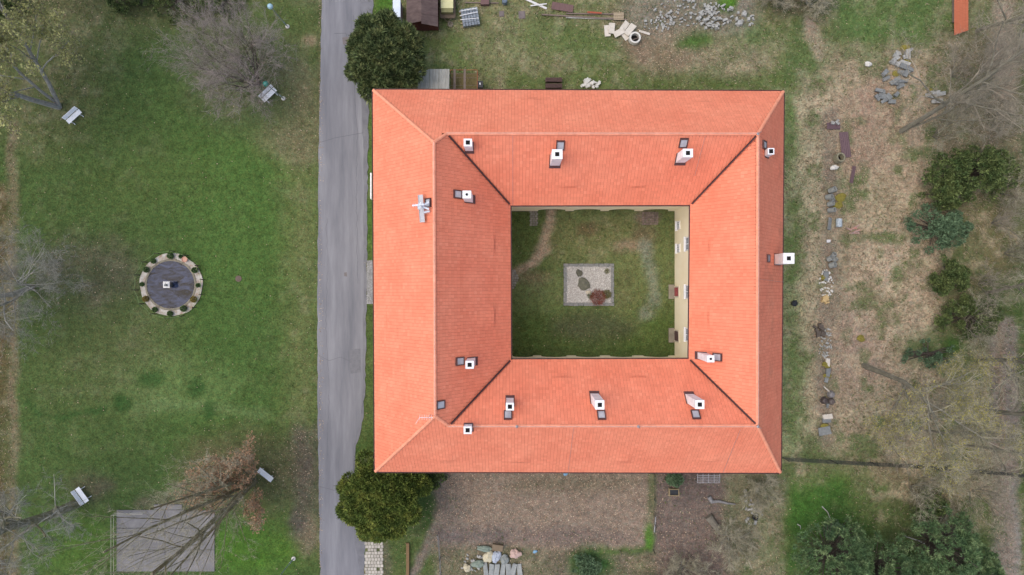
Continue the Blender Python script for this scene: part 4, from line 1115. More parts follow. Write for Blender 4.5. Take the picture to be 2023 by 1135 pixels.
# upright oak keeping its brown leaves low down
bare_tree('upright_oak', 'tall narrow oak with mossy upright stems and brown leaves round its foot', 503, 950, 25, None, 3,
          dict(wob=.05, up=.10, tap=.35, nc={3: 9, 2: 6, 1: 4}, t0=.14, ang=.45, ratio=.42, rr=.42), m_barkmoss, m_twmoss, 4, (.6, .011),
          leaves_=(17000, .14, m_oakleaf, 7.5, 1.2), stems=[((math.cos(a) * s, math.sin(a) * s, 1), l, rr_) for a, s, l, rr_ in
          ((0, .0, 24, .32), (.5, .2, 19, .18), (1.6, .2, 20, .18), (3.0, .18, 22, .2), (4.4, .2, 20, .18), (1.35, 1.0, 7.5, .1), (2.1, 1.0, 8, .1), (2.8, 1.0, 8, .1), (3.5, .8, 7, .1), (5.2, .8, 5, .08), (1.75, .7, 8, .1), (2.5, .6, 7.5, .1))])
# woods on the right
bare_tree('bare_tree', 'bare tree with leaning grey trunk by the heap of stone slabs', 1782, 256, 26, None, 4,
          dict(PB, nc={4: 8, 3: 5, 2: 5, 1: 4}, ratio=.5), m_bark, m_twb, 5, (.7, .010), stems=[((0, 0, 1), 15, .28), ((.15, .12, 1), 11, .14)])
bare_tree('bare_tree', 'bare budding tree with a curved pale trunk in the rough field', 1705, 722, 27, None, 4,
          dict(PB, wob=.15, nc={4: 9, 3: 5, 2: 5, 1: 4}, ratio=.46, t0=.45, ang=.85), m_bark, m_twmoss, 8, (.7, .011),
          leaves_=(9000, .09, m_bud, 30, 3), stems=[((.02, 0, 1), 13, .30)])
for i, (px_, py_, h_, rd_, lb) in enumerate(((1936, 712, 17, .22, 'slim bare tree standing right beside the dirt track'), (1942, 810, 18, .26, 'pale-trunked bare tree at the bend of the dirt track'),
        (1948, 578, 16, .16, 'thin bare tree among the dark bushes by the track'), (1930, 60, 16, .2, 'bare tree beside the rust-orange shed roof'),
        (1905, 880, 13, .14, 'thin bare tree in the dry grass by the wire fence'), (1830, 850, 10, .12, 'young bare tree in the tall dry grass'))):
    bare_tree('bare_tree', lb, px_, py_, 40 + i, None, 3, dict(PB, nc={3: 14, 2: 7, 1: 5}, ratio=.36, t0=.22), m_bark, m_twmoss, 6, (.7, .010), stems=[((0, 0, 1), h_, rd_)])
# saplings and scrub along the track
rsap = random.Random(5)
for i, (px_, py_, lb) in enumerate(((1880, 150, 'leafless sapling right of the mossy slab heap'), (1905, 215, 'leafless sapling above the dark spreading evergreen'), (1960, 250, 'leafless sapling behind the dark spreading evergreen'), (1845, 270, 'leafless sapling between the leaning bare tree and the dark evergreen'),
        (1960, 440, 'leafless sapling east of the grey-green bush'), (1985, 500, 'leafless sapling by the overgrown stretch of track'), (1935, 560, 'leafless sapling above the wide dark bush'), (1975, 380, 'leafless sapling below the dark spreading evergreen'), (1790, 800, 'leafless sapling below the curved pale trunk'), (1880, 790, 'leafless sapling between the budding tree and the track'),
        (1755, 870, 'leafless sapling in the straw north of the wire fence'), (1860, 930, 'leafless sapling close to the wire fence'), (1920, 970, 'leafless sapling south of the wire fence near the track'), (1800, 960, 'leafless sapling in the dry grass south of the wire fence'), (1940, 130, 'leafless sapling at the upper end of the brown track'), (1900, 640, 'leafless sapling beside the wide dark bush'))):
    bare_tree('sapling', lb, px_, py_, 140 + i, None, 2, dict(wob=.12, up=.03, tap=.4, nc={2: 9, 1: 6}, t0=.2, ang=.6, ratio=.45, rr=.5), m_bark, m_twmoss if i % 2 else m_twb, 5, (.6, .010), group='saplings along the track',
              stems=[((math.cos(a) * .4, math.sin(a) * .4, 1), rsap.uniform(3.2, 6), .05) for a in [k * 1.05 + rsap.random() for k in range(5)]])
# bare bushes
for i, (px_, py_, s_, lb) in enumerate(((1345, 1120, 1.2, 'straggly bare bush at the foot of the brown yard'), (1440, 1060, 1.25, 'spreading bare bush beside the long log'), (1492, 965, .9, 'tangled bare bush at the corner of the house'),
        (1300, 1150, .9, 'low bare bush at the bottom edge by the yard fence'), (1596, 8, 1.2, 'dark leafless thicket bush above the rubble'), (1520, -2, .9, 'small leafless bush next to the heap of pale stones'), (1400, 1165, 1.1, 'bare bush at the bottom edge below the long log'))):
    r_ = random.Random(60 + i)
    bare_tree('bare_bush', lb, px_, py_, 60 + i, None, 2, dict(wob=.12, up=.02, tap=.4, nc={2: 7, 1: 5}, t0=.2, ang=.5, ratio=.5, rr=.5), m_twp, m_twmoss, 9, (.55, .014), cat='bush',
              group='bare bushes', stems=[((math.cos(a) * .7, math.sin(a) * .7, 1), 2.6 * s_ * r_.uniform(.7, 1.2), .035) for a in [k * .7 + r_.random() for k in range(9)]])
# evergreens in the woods
def scatter_clumps(seed, rx, ry, h0, h1, n, r0, r1, flat=.6):
    r = random.Random(seed); out = []
    for i in range(n):
        for rep in range(2):
            f = r.uniform(0, 6.28); u = math.sqrt(r.random()) * 1.12
            out.append((rx * u * math.cos(f), ry * u * math.sin(f), max(.3, h0 + (h1 - h0) * (1 - u) + r.uniform(-.5, .5)), r.uniform(r0, r1) * (1.1 - .5 * u), flat))
    return out
evergreen('yew_tree', 'dark green spreading evergreen under bare branches east of the field', 1945, 335, 4.0, scatter_clumps(31, 4.6, 2.4, 2.2, 5.0, 34, .6, 1.1, .7), 16000, .20, .3, m_dkgreen, 31, group='dark bushes by the track')
evergreen('yew_tree', 'dark green bush at the lower left of the spreading evergreen', 1885, 375, 3.0, scatter_clumps(37, 1.9, 1.6, 1.4, 3.4, 14, .5, .9, .7), 7000, .18, .3, m_dkgreen, 37, group='dark bushes by the track')
evergreen('evergreen_bush', 'soft grey-green bush standing alone in the dry field', 1866, 448, 2.2, scatter_clumps(32, 2.9, 2.2, 1.2, 3.0, 26, .5, .9, .6), 11000, .17, .32, m_juni, 32, cat='bush')
evergreen('evergreen_bush', 'dark green bush between the grey-green bush and the track', 1890, 545, 2.4, scatter_clumps(33, 1.7, 2.1, 1.2, 3.2, 14, .5, .9, .7), 7000, .17, .32, m_dkgreen, 33, cat='bush')
evergreen('evergreen_bush', 'wide dark green bush by the end of the dirt track', 1930, 625, 2.2, scatter_clumps(34, 3.3, 2.0, 1.0, 2.8, 22, .5, .9, .7), 9000, .17, .32, m_dkgreen, 34, cat='bush')
evergreen('evergreen_bush', 'low green bush beneath the pale-trunked budding tree', 1845, 700, 1.4, scatter_clumps(35, 3.0, 1.3, .6, 1.5, 14, .25, .5, .7), 3500, .13, .3, m_juni, 35, cat='bush')
for i, (px_, py_, R_, n_, lb) in enumerate(((1672, 1118, 3.6, 30, 'blue-green pine crown nearest the green meadow'), (1770, 1150, 3.4, 28, 'blue-green pine between the other two at the bottom edge'), (1890, 1095, 3.6, 30, 'blue-green pine closest to the dirt track'), (1950, 1150, 2.8, 22, 'small pine at the bottom right corner by the track'), (1850, 1000, 1.6, 9, 'small dark pine in the dry grass behind the big pines'))):
    evergreen('pine_tree', lb, px_, py_, 6.0 if R_ > 2 else 2.5, scatter_clumps(70 + i, R_, R_, 3.5 if R_ > 2 else 1.2, 8.5 if R_ > 2 else 3.4, n_ * 3, .3, .62, .5), 16000 if R_ > 2 else 4000, .26, .12, m_pine if i < 4 else m_dkgreen, 70 + i, trunk_h=9 if R_ > 2 else 3.4, trunk_r=.12, group='pines at the wood edge', jitter=.5)
for i, (px_, py_, R_, lb, mm) in enumerate(((10, 5, 1.8, 'dark evergreen bush in the top left corner of the park', m_dkgreen), (345, -4, 2.6, 'dark bush at the top edge left of the mauve bare tree', m_dkgreen), (430, -8, 2.0, 'dark green bush at the top edge above the mauve bare tree', m_dkgreen), (240, -14, 2.2, 'dark bush at the top edge in the middle of the park', m_dkgreen),
        (855, 948, 1.1, 'low dark green shrub beside the brown yard', m_dkgreen), (1337, 945, .9, 'small green shrub against the house wall above the wooden crate', m_juni), (1160, 1125, 1.5, 'low blue-green shrub at the bottom edge of the yards', m_juni), (1650, 1050, 1.0, 'low grey-green shrub in the green meadow', m_juni))):
    evergreen('evergreen_bush', lb, px_, py_, 1.2, scatter_clumps(90 + i, R_, R_ * .8, .5, R_ * .9, int(8 + R_ * 4), .35, .7, .7), int(2500 + 1500 * R_), .15, .32, mm, 90 + i, cat='bush', trunk_r=.08)
# red-brown barberry and small plants of the gravel bed
def spiky(name, label, px, py, R_, h, n_, m, seed, cat='shrub', w=.012):
    c = P(px, py); r = np.random.default_rng(seed)
    t = thing(name, (c[0], c[1], 0), label, cat)
    b = MB()
    for k in range(9):
        a = r.uniform(0, 6.28); u = r.uniform(.3, .9); b.tube([(c[0], c[1], 0), (c[0] + math.cos(a) * R_ * u * .5, c[1] + math.sin(a) * R_ * u * .5, h * .6), (c[0] + math.cos(a) * R_ * u, c[1] + math.sin(a) * R_ * u, h * .9)], [.02, .015, .006], 4)
    b.build('stem', m_barkdark, t)
    a = r.uniform(0, 6.28, n_); u = np.sqrt(r.random(n_)) * R_ * .8
    p = np.stack([c[0] + np.cos(a) * u, c[1] + np.sin(a) * u, r.uniform(.1, .8, n_) * h], -1)
    d = np.stack([np.cos(a) * u / R_, np.sin(a) * u / R_, np.full(n_, .6)], -1) + r.normal(0, .5, (n_, 3)); d /= np.linalg.norm(d, axis=1)[:, None]
    V, F = spikes(p, d, R_ * .4 * r.uniform(.5, 1.2, n_), w); np_obj('foliage', V, F, m, t); return t
spiky('barberry_shrub', 'red-brown spiky shrub at the lower edge of the gravel bed', 1180, 587, .95, .8, 900, mat('red_twigs', S(128, 66, 54), S(168, 98, 80), scale=3, island=.35), 1)
spiky('dwarf_conifer', 'small yellow-green shrub beside the red-brown shrub in the gravel bed', 1198, 581, .55, .5, 600, mat('yellowgreen', S(96, 98, 46), S(136, 132, 70), scale=3, island=.35), 2)
spiky('grass_clump', 'small tuft of ornamental grass in the corner of the gravel bed', 1199, 535, .36, .35, 260, mat('tuftgreen', S(122, 126, 78), S(156, 156, 100), scale=3, island=.35), 3)
spiky('ivy_clump', 'dark leafy clump beside the broad flat rock in the gravel bed', 1166, 583, .4, .3, 300, MATS['dark_green_leaves'], 4)

# ------------------------------------------------------------------ round pond
pc = P(338.5, 562)
K = HC / FPX
RW = 46.5 * K
def water_mat():
    m = bpy.data.materials.new('pond_water'); m.use_nodes = True
    nt = m.node_tree; N = nt.nodes; L = nt.links; b = N['Principled BSDF']
    b.inputs['Roughness'].default_value = .06; b.inputs['IOR'].default_value = 1.33; b.inputs['Specular IOR Level'].default_value = .22
    geo = N.new('ShaderNodeNewGeometry'); mp = N.new('ShaderNodeMapping'); mp.inputs['Scale'].default_value = (.8, 2.2, 1); mp.inputs['Rotation'].default_value = (0, 0, .5)
    L.new(geo.outputs['Position'], mp.inputs[0])
    nz = N.new('ShaderNodeTexNoise'); nz.inputs['Scale'].default_value = .9; nz.inputs['Detail'].default_value = 8; nz.inputs['Roughness'].default_value = .7; nz.inputs['Distortion'].default_value = 1.2
    L.new(mp.outputs[0], nz.inputs['Vector'])
    rp = N.new('ShaderNodeValToRGB'); e = rp.color_ramp.elements; e[0].position = .38; e[0].color = S(10, 11, 14); e[1].position = .66; e[1].color = S(70, 80, 106)  # blue-grey and black streaks put sky and tree reflections into the base colour
    x = e.new(.47); x.color = S(40, 46, 62)
    L.new(nz.outputs[0], rp.inputs[0]); L.new(rp.outputs[0], b.inputs['Base Color'])
    n2 = N.new('ShaderNodeTexNoise'); n2.inputs['Scale'].default_value = 2.5; n2.inputs['Detail'].default_value = 4; L.new(mp.outputs[0], n2.inputs['Vector'])
    bp = N.new('ShaderNodeBump'); bp.inputs['Strength'].default_value = .3; bp.inputs['Distance'].default_value = .05
    L.new(n2.outputs[0], bp.inputs['Height']); L.new(bp.outputs[0], b.inputs['Normal'])
    return m
b = MB(); b.lathe((pc[0], pc[1], 0), [(RW + .1, -.2), (RW + .1, .10)], 48); o = b.build('pond_water', water_mat(), loc=(pc[0], pc[1], 0)); o['kind'] = 'structure'
rim = thing('pond_rim', (pc[0], pc[1], 0), 'ring of pale gravel and stone kerb round the pond', 'pond edging')
b = MB(); n_ = 64; R0, R1 = RW + .02, 62 * K
vs_ = []
for i in range(n_):
    a = 2 * math.pi * i / n_; w_ = 1 + .012 * math.sin(5 * a) + .008 * math.sin(11 * a)
    for r_, z_ in ((R0, -.1), (R0, .13), (R1 * w_, .06), (R1 * w_, -.12)): vs_.append((pc[0] + r_ * math.cos(a), pc[1] + r_ * math.sin(a), z_))
b.add(vs_, [(i * 4 + j, ((i + 1) % n_) * 4 + j, ((i + 1) % n_) * 4 + j + 1, i * 4 + j + 1) for i in range(n_) for j in range(3)])
b.build('gravel_ring', mat('pond_gravel', S(158, 132, 108), S(206, 200, 190), scale=2.2, bump=.6, bscale=30, detail=9, c3=S(182, 174, 160)), rim)
rg = random.Random(77)
m_kerb = mat('pond_kerb', S(118, 112, 94), S(148, 140, 120), scale=4, bump=.4, bscale=12)
for i in range(44):
    a = 2 * math.pi * i / 44
    b = MB(); b.box((pc[0] + (RW + .13) * math.cos(a), pc[1] + (RW + .13) * math.sin(a), .09), (.2 + rg.uniform(-.03, .03), .42, .17), rz=a, jit=.02, rng=rg); b.build('kerb_stone', m_kerb, rim)
m_box = mat('box_leaves', S(62, 88, 48), S(98, 122, 68), scale=4, island=.4)
m_box2 = mat('box_leaves_rust', S(116, 104, 48), S(150, 132, 68), scale=4, island=.4)
for i, (px_, py_, rad) in enumerate(((337, 505, 7), (303, 515, 5.5), (289, 532, 6.5), (280, 561, 4.5), (288, 590, 6.5), (306, 611, 5.5), (336, 619, 6), (363, 609, 7), (383, 591, 7), (391, 563, 4.5), (385, 533, 6.5), (357, 506, 4.5))):
    R_ = rad * K * .85; c = P(px_, py_, .3); r = np.random.default_rng(200 + i)
    t = thing('box_ball', (c[0], c[1], .05), ['clipped box ball on the pond rim, at the %s o\'clock position' % h for h in ('twelve', 'eleven', 'ten', 'nine', 'eight', 'seven', 'six', 'five', 'four', 'three', 'two', 'one')][i], 'shrub', 'box balls round the pond')
    pts, d, k_ = clump_points([(c[0], c[1], .1 + R_ * .8, R_)], 900, r, .8, -.6)
    V, F = leaf_quads(pts, d, .07, .5, r, .8); np_obj('foliage', V, F, m_box2 if i in (4, 8) else m_box, t)
    b = MB(); b.tube([(c[0], c[1], 0), (c[0], c[1], .1 + R_)], .04, 5); b.build('stem', m_barkdark, t)
c = P(367.5, 512); b = MB(); b.lathe((c[0], c[1], 0), [(.20, .03), (.27, .14), (.30, .34), (.32, .36), (.28, .37), (.25, .30), (0.01, .29)], 14); o = b.build('flower_pot', mat('terracotta', S(196, 150, 126), S(210, 166, 144), scale=4), loc=(c[0], c[1], 0)); tag(o, 'pinkish terracotta pot on the pond rim', 'flower pot')
# posts and rope round the pond
posts = []
for i in range(14):
    a = 2 * math.pi * (i + .35) / 14; q = np.array([pc[0] + 66 * K * math.cos(a), pc[1] + 66 * K * math.sin(a), 0]); posts.append(q)
    b = MB(); b.tube([q + [0, 0, -.1], q + [0, 0, .95], q + [0, 0, 1.02]], [.05, .05, .03], 6); o = b.build('rope_post', m_barkdark, loc=tuple(q))
    tag(o, 'short dark post of the rope barrier round the pond', 'post', 'posts round the pond')
b = MB()
for i in range(14):
    p, q = posts[i], posts[(i + 1) % 14]
    b.tube([p + [0, 0, .9], (p + q) / 2 + [0, 0, .74], q + [0, 0, .9]], .018, 4)
o = b.build('barrier_rope', mat('green_rope', S(112, 138, 84), S(136, 158, 104)), loc=(pc[0], pc[1], 0)); tag(o, 'thin green rope strung between the posts round the pond', 'rope')
# pedestal fountain
ft = thing('fountain', (pc[0], pc[1], 0), 'white square pedestal fountain in the middle of the pond', 'fountain')
m_fst = mat('fountain_stone', S(216, 214, 208), S(238, 236, 230), scale=4)
b = MB(); b.lathe((pc[0], pc[1], 0), [(.26, -.1), (.26, .25), (.14, .35), (.13, .85), (.24, .96)], 12); b.build('stem', mat('fountain_dark', S(60, 60, 60), S(80, 80, 78)), ft)
b = MB(); b.box((pc[0], pc[1], 1.02), (.68, .68, .12)); b.build('slab', m_fst, ft)
b = MB(); b.lathe((pc[0] + .05, pc[1] - .05, 1.08), [(.11, 0), (.14, .1), (.09, .25), (.12, .4), (.06, .5), (.01, .55)], 10); b.tube([(pc[0] + .05, pc[1] - .05, 1.35), (pc[0] + .1, pc[1] + .12, 1.5), (pc[0] + .02, pc[1] + .2, 1.42)], .045, 6); b.build('figure', mat('statue_grey', S(150, 150, 146), S(176, 176, 170)), ft)

# ------------------------------------------------------------------ park furniture
m_bench = mat('white_bench_paint', S(232, 236, 240), S(246, 248, 250), scale=3, rough=.6)
def bench(px, py, ang, label):
    c = P(px, py, .5); t = thing('bench', (c[0], c[1], 0), label, 'bench', 'white park benches'); t.rotation_euler = (0, 0, ang)
    def part(name, f):
        b = MB(); f(b); me = bpy.data.meshes.new(name); me.from_pydata(b.v, [], b.f); me.update(); o = link(name, me, m_bench, t)
    for k in range(5): part('seat_slat', lambda b: b.box((0, -.24 + k * .105, .45), (1.85, .088, .035)))
    for k in range(4): part('back_slat', lambda b: b.box((0, .31 + k * .045, .56 + k * .11), (1.85, .03, .085), rx=-.85))
    for s_ in (-1, 1):
        part('leg', lambda b: (b.box((s_ * .62, -.30, .22), (.06, .06, .44)), b.box((s_ * .62, .22, .22), (.06, .06, .44)), b.box((s_ * .62, -.02, .405), (.055, .62, .05)), b.box((s_ * .62, -.40, .02), (.06, .22, .04))))
        part('back_support', lambda b: b.box((s_ * .62, .40, .66), (.05, .05, .55), rx=-.38))
bench(145, 229, math.radians(42), 'white slatted bench under the pale-barked tree with young leaves')
bench(531, 186, math.radians(43), 'white slatted bench under the mauve-twigged bare tree')
bench(524, 938, math.radians(-38), 'white slatted bench at the foot of the upright brown-leaved oak')
bench(161, 978, math.radians(-54 + 180) if False else math.radians(126), 'white slatted bench beside the old thick-trunked tree')
m_pole = mat('lamp_pole', S(150, 168, 170), S(176, 190, 190), scale=4, rough=.4, metal=.3)
def lamp(px, py, m, label, h=5.3):
    c = P(px, py); t = thing('globe_lamp', tuple(c), label, 'street lamp', 'globe lamps in the park')
    b = MB(); b.lathe(c, [(.22, -.05), (.22, .06), (.12, .1), (.10, .12)], 12); b.build('base', mat('lamp_base', S(206, 200, 190), S(222, 216, 208)), t)
    b = MB(); b.lathe(c, [(.07, .1), (.07, 1.1), (.085, 1.12), (.085, 1.2), (.045, 1.25), (.04, h - .25), (.09, h - .22)], 10); b.build('pole', m_pole, t)
    b = MB(); R_ = .29; b.lathe(c, [(max(.01, R_ * math.sin(math.pi * i / 12)), h - R_ * math.cos(math.pi * i / 12)) for i in range(13)], 20); b.build('globe', m, t, smooth=True)
m_g1 = mat('globe_light', S(150, 190, 204), S(176, 210, 220), scale=2, rough=.15, spec=.6)
m_g2 = mat('globe_teal', S(44, 122, 108), S(64, 142, 126), scale=2, rough=.15, spec=.6)
lamp(568, 52, m_g1, 'globe lamp with a pale blue globe near the top of the road')
lamp(560, 194, m_g2, 'globe lamp with a teal globe among the mauve twigs')
lamp(580, 1103, m_g1, 'globe lamp near the bottom of the road, its globe out of the frame')
c = P(471, 550); b = MB(); b.lathe((c[0], c[1], 0), [(.34, -.05), (.34, .012), (.01, .02)], 20); o = b.build('manhole_cover', mat('manhole', S(98, 84, 74), S(116, 100, 88), scale=6), loc=tuple(c)); tag(o, 'round brown manhole cover in the lawn right of the pond', 'manhole cover')
# concrete pad with railing
m_conc = mat('old_concrete', S(116, 113, 112), S(140, 136, 133), scale=.8, bump=.3, bscale=20, detail=9, c3=S(126, 123, 121))
pad = thing('concrete_pad', tuple(P(326, 1080)), 'grey concrete pad at the lower left beneath the upright oak', 'concrete pad')
for (x0, y0, x1, y1) in ((231, 1007, 326, 1042), (327, 1007, 424, 1042), (231, 1043, 326, 1085), (327, 1043, 424, 1085), (231, 1086, 326, 1128), (327, 1086, 424, 1128)):
    a_, c_ = P(x0, y1), P(x1, y0); b = MB(); b.box(((a_[0] + c_[0]) / 2, (a_[1] + c_[1]) / 2, 0), (c_[0] - a_[0], c_[1] - a_[1], .12)); b.build('slab', m_conc, pad)
a_, c_ = P(305, 1006), P(360, 996); b = MB(); b.box(((a_[0] + c_[0]) / 2, (a_[1] + c_[1]) / 2, .02), (c_[0] - a_[0], c_[1] - a_[1], .10)); b.build('step', m_conc, pad)
def railing(pts, label, rails=(.45, .92), spacing=2.0, name='railing', m=None, r_=.022):
    t = thing(name, tuple(pts[0]), label, 'railing'); m = m or mat('pale_rail', S(188, 182, 160), S(206, 200, 182))
    for p, q in zip(pts[:-1], pts[1:]):
        n_ = max(1, round(np.linalg.norm(q - p) / spacing))
        for i in range(n_ + 1):
            c = p + (q - p) * i / n_; b = MB(); b.tube([c + [0, 0, -.1], c + [0, 0, max(rails) + .03]], r_ * 1.3, 5); b.build('post', m, t)
        for z in rails: b = MB(); b.tube([p + [0, 0, z], q + [0, 0, z]], r_, 5); b.build('rail', m, t)
railing([P(290, 1010), P(229, 1012), P(229, 1128), P(229, 1200)], 'pale metal railing along two sides of the concrete pad')
# white signboard by the road front
c = P(734.5, 368, 1.2); sg = thing('notice_board', (c[0] , c[1], 0), 'long white board standing between the road and the house front', 'board')
b = MB(); b.box((c[0], c[1], 1.15), (.14, 2.75, 1.1)); b.build('panel', m_white, sg)
for s_ in (-1, 1): b = MB(); b.box((c[0] + .003, c[1] + s_ * 1.1, .3), (.08, .08, .62)); b.build('post', m_white, sg)
# ------------------------------------------------------------------ garden north of the house
m_tarroof = mat('tarred_roof', S(84, 70, 66), S(112, 96, 90), scale=1.2, detail=8, rough=.85, c3=S(98, 82, 78), stretch=(1, 2.5, 1))
m_shedw = mat('red_brown_boards', S(98, 52, 46), S(116, 66, 58), scale=2, stretch=(6, 6, 1))
A_ = P(803, 47, 2.3); B_ = P(865, 48, 2.3); rdg = P(832.5, 46, 3.1)
sh = thing('garden_shed', tuple(P(834, 20)), 'dark brown shed with tarred gable roof at the top of the garden', 'shed')
yb = 31.5
for (p, q) in ((A_, rdg), (rdg, B_)):
    n_ = 4
    for i in range(n_):
        y0_, y1_ = p[1] + (yb - p[1]) * i / n_, p[1] + (yb - p[1]) * (i + 1) / n_ + .05
        z_ = .02 * (i % 2)
        b = MB(); b.add([(p[0], y0_, p[2] + z_), (q[0], y0_, q[2] + z_), (q[0], y1_, q[2] + z_), (p[0], y1_, p[2] + z_), (p[0], y0_, p[2] + z_ - .06), (q[0], y0_, q[2] + z_ - .06), (q[0], y1_, q[2] + z_ - .06), (p[0], y1_, p[2] + z_ - .06)],
              [(0, 1, 2, 3), (7, 6, 5, 4), (0, 4, 5, 1), (1, 5, 6, 2), (2, 6, 7, 3), (3, 7, 4, 0)]); b.build('roof_sheet', m_tarroof, sh)
yw = A_[1] + .2
b = MB(); b.add([(A_[0] + .15, yw, 0), (B_[0] - .15, yw, 0), (B_[0] - .15, yw, 2.2), (rdg[0], yw, 2.95), (A_[0] + .15, yw, 2.2), (A_[0] + .15, yb, 0), (B_[0] - .15, yb, 0), (B_[0] - .15, yb, 2.2), (rdg[0], yb, 2.95), (A_[0] + .15, yb, 2.2)],
      [(0, 1, 2, 3, 4), (9, 8, 7, 6, 5), (0, 5, 6, 1), (1, 6, 7, 2), (4, 9, 5, 0)]); b.build('wall', m_shedw, sh)
b = MB(); b.box(((A_[0] + B_[0]) / 2, yw - .03, 1.0), (1.0, .05, 1.95)); b.build('door', mat('shed_door', S(84, 46, 40), S(98, 56, 50)), sh)
c = P(786, 22, 1.0); cb = thing('metal_cabinet', (c[0], c[1], 0), 'white box-shaped cabinet standing left of the brown shed', 'cabinet')
b = MB(); b.box((c[0], c[1], .9), (.75, 1.75, 1.7)); b.build('body', mat('cabinet_white', S(204, 216, 226), S(222, 230, 238), scale=2, rough=.5), cb)
b = MB(); b.box((c[0], c[1], 1.775), (.80, 1.8, .05)); b.build('lid', mat('cabinet_lid', S(214, 226, 236), S(228, 238, 244), scale=2, rough=.5), cb)
b = MB(); b.box((c[0] + .385, c[1], .9), (.02, 1.6, 1.5)); b.build('door', mat('cabinet_grey', S(176, 182, 188), S(190, 196, 200)), cb)
c = P(884, 6, .8); tr = thing('trailer', (c[0], c[1], 0), 'small trailer with pale yellow-green cover right of the brown shed', 'trailer')
m_frame2 = mat('rusty_frame', S(96, 84, 70), S(118, 104, 88), scale=5)
b = MB(); b.box((c[0], c[1], 1.0), (1.25, 2.3, .55)); b.build('body', mat('olive_panel', S(124, 122, 84), S(140, 138, 98)), tr)
b = MB(); b.prism([(c[0] - .66, c[1] - .75), (c[0] + .66, c[1] - .75), (c[0] + .66, c[1] + 1.2), (c[0] - .66, c[1] + 1.2)], 1.28, 1.36); b.build('cover', mat('yellow_cover', S(206, 202, 150), S(216, 212, 164), scale=2), tr)
b = MB(); b.box((c[0], c[1] - .1, .62), (1.7, 2.7, .1)); b.box((c[0], c[1] - 1.5, .62), (1.5, .08, .08)); b.tube([(c[0] - .6, c[1] - 1.35, .6), (c[0], c[1] - 1.9, .55), (c[0] + .6, c[1] - 1.35, .6)], .04, 5); b.build('frame', m_frame2, tr)
for s_ in (-1, 1): b = MB(); b.lathe((c[0] + s_ * .8 - .09, c[1], .33), [(.1, 0), (.33, .02), (.33, .16), (.1, .18)], 14, ax=(1, 0, 0)); b.build('wheel', m_hole, tr)
c = P(880, 47); b = MB(); b.lathe((c[0] + .55, c[1] - .05, 0), [(.3, 0), (.3, .14), (.16, .16), (.15, .02)], 16); o = b.build('scrap_tyre', mat('tyre_grey', S(118, 110, 96), S(134, 126, 110)), loc=(c[0] + .55, c[1], 0)); tag(o, 'muddy old tyre lying below the trailer', 'tyre')
# pallet of wrapped tiles
c = P(927, 33, .5); pt = thing('tile_pallet', (c[0], c[1], 0), 'pallet of blue-grey tiles bound in plastic film beside the trailer', 'pallet'); pt.rotation_euler = (0, 0, .16)
m_slate = mat('blue_grey_tiles', S(112, 122, 132), S(164, 172, 178), scale=7, island=.2, rough=.35, spec=.5)
def lpart(name, b, m, t):
    me = bpy.data.meshes.new(name); me.from_pydata(b.v, [], b.f); me.update(); return link(name, me, m, t)
for i in range(6):
    for j in range(5):
        b = MB()
        for k in range(4): b.box((-.78 + i * .31 + k * .065, -.78 + j * .38, .38), (.045, .34, .46), ry=.08)
        lpart('tile_stack', b, m_slate, pt)
b = MB()
for k in range(5): b.box((0, -.8 + k * .4, .07), (2.0, .12, .1))
lpart('pallet_base', b, mat('pallet_wood', S(150, 132, 108), S(172, 154, 128), scale=3), pt)
for (y_, r_) in ((.3, .05), (-.25, -.06), (.75, .02)): b = MB(); b.box((0, y_, .625), (1.95, .05, .01), rz=r_); lpart('strap', b, m_white, pt)
# lean-to and timber frame against the north wall
m_sheet = mat('weathered_sheet', S(150, 148, 140), S(184, 182, 174), scale=1.5, rough=.6, c3=S(168, 166, 156), stretch=(4, .5, 1))
ln = thing('lean_to', tuple(P(857, 170)), 'lean-to with corrugated translucent grey sheets against the back of the house', 'lean-to')
for i, (x0, x1) in enumerate(((826, 848), (848.5, 867), (867.5, 888))):
    p, q = P(x0, 136, 2.2), P(x1, 136, 2.2); b = MB(); n_ = 14
    vs_ = []
    for k in range(n_ + 1):
        x = p[0] + (q[0] - p[0]) * k / n_; z = .03 * (k % 2)
        vs_ += [(x, p[1], 2.2 + z + i * .004), (x, yo1 + .05, 2.9 + z + i * .004)]
    b.add(vs_, [(2 * k, 2 * k + 2, 2 * k + 3, 2 * k + 1) for k in range(n_)]); b.build('roof_sheet', m_sheet, ln)
for x_ in (828, 858, 886): q = P(x_, 138, 2.15); b = MB(); b.box((q[0], q[1] - .1, 1.05), (.1, .1, 2.1)); b.build('post', m_frame2, ln)
p, q = P(826, 137, 2.1), P(888, 137, 2.1); b = MB(); b.box(((p[0] + q[0]) / 2, p[1] - .1, 2.14), (q[0] - p[0], .08, .1)); b.build('beam', m_frame2, ln)
fr = thing('timber_pergola', tuple(P(916, 160)), 'low open timber frame with rusty edge next to the lean-to', 'frame')
m_rust = mat('rust', S(140, 84, 58), S(158, 100, 72), scale=5); m_oldw = mat('old_wood', S(112, 98, 88), S(136, 120, 108), scale=3)
for x_ in (898, 918): p = P(x_, 136, 1.2); b = MB(); b.box((p[0], (p[1] + yo1) / 2, 1.2), (.24, p[1] - yo1, .06)); b.build('plank', m_oldw, fr)
p0_, p1_ = P(889, 137, 1.25), P(943, 137, 1.25)
b = MB(); b.box(((p0_[0] + p1_[0]) / 2, p0_[1], 1.14), (p1_[0] - p0_[0], .06, .06)); b.build('rail', m_rust, fr)
b = MB(); b.box((p1_[0], (p0_[1] + yo1) / 2, 1.143), (.06, p0_[1] - yo1, .06)); b.build('rail', m_rust, fr)
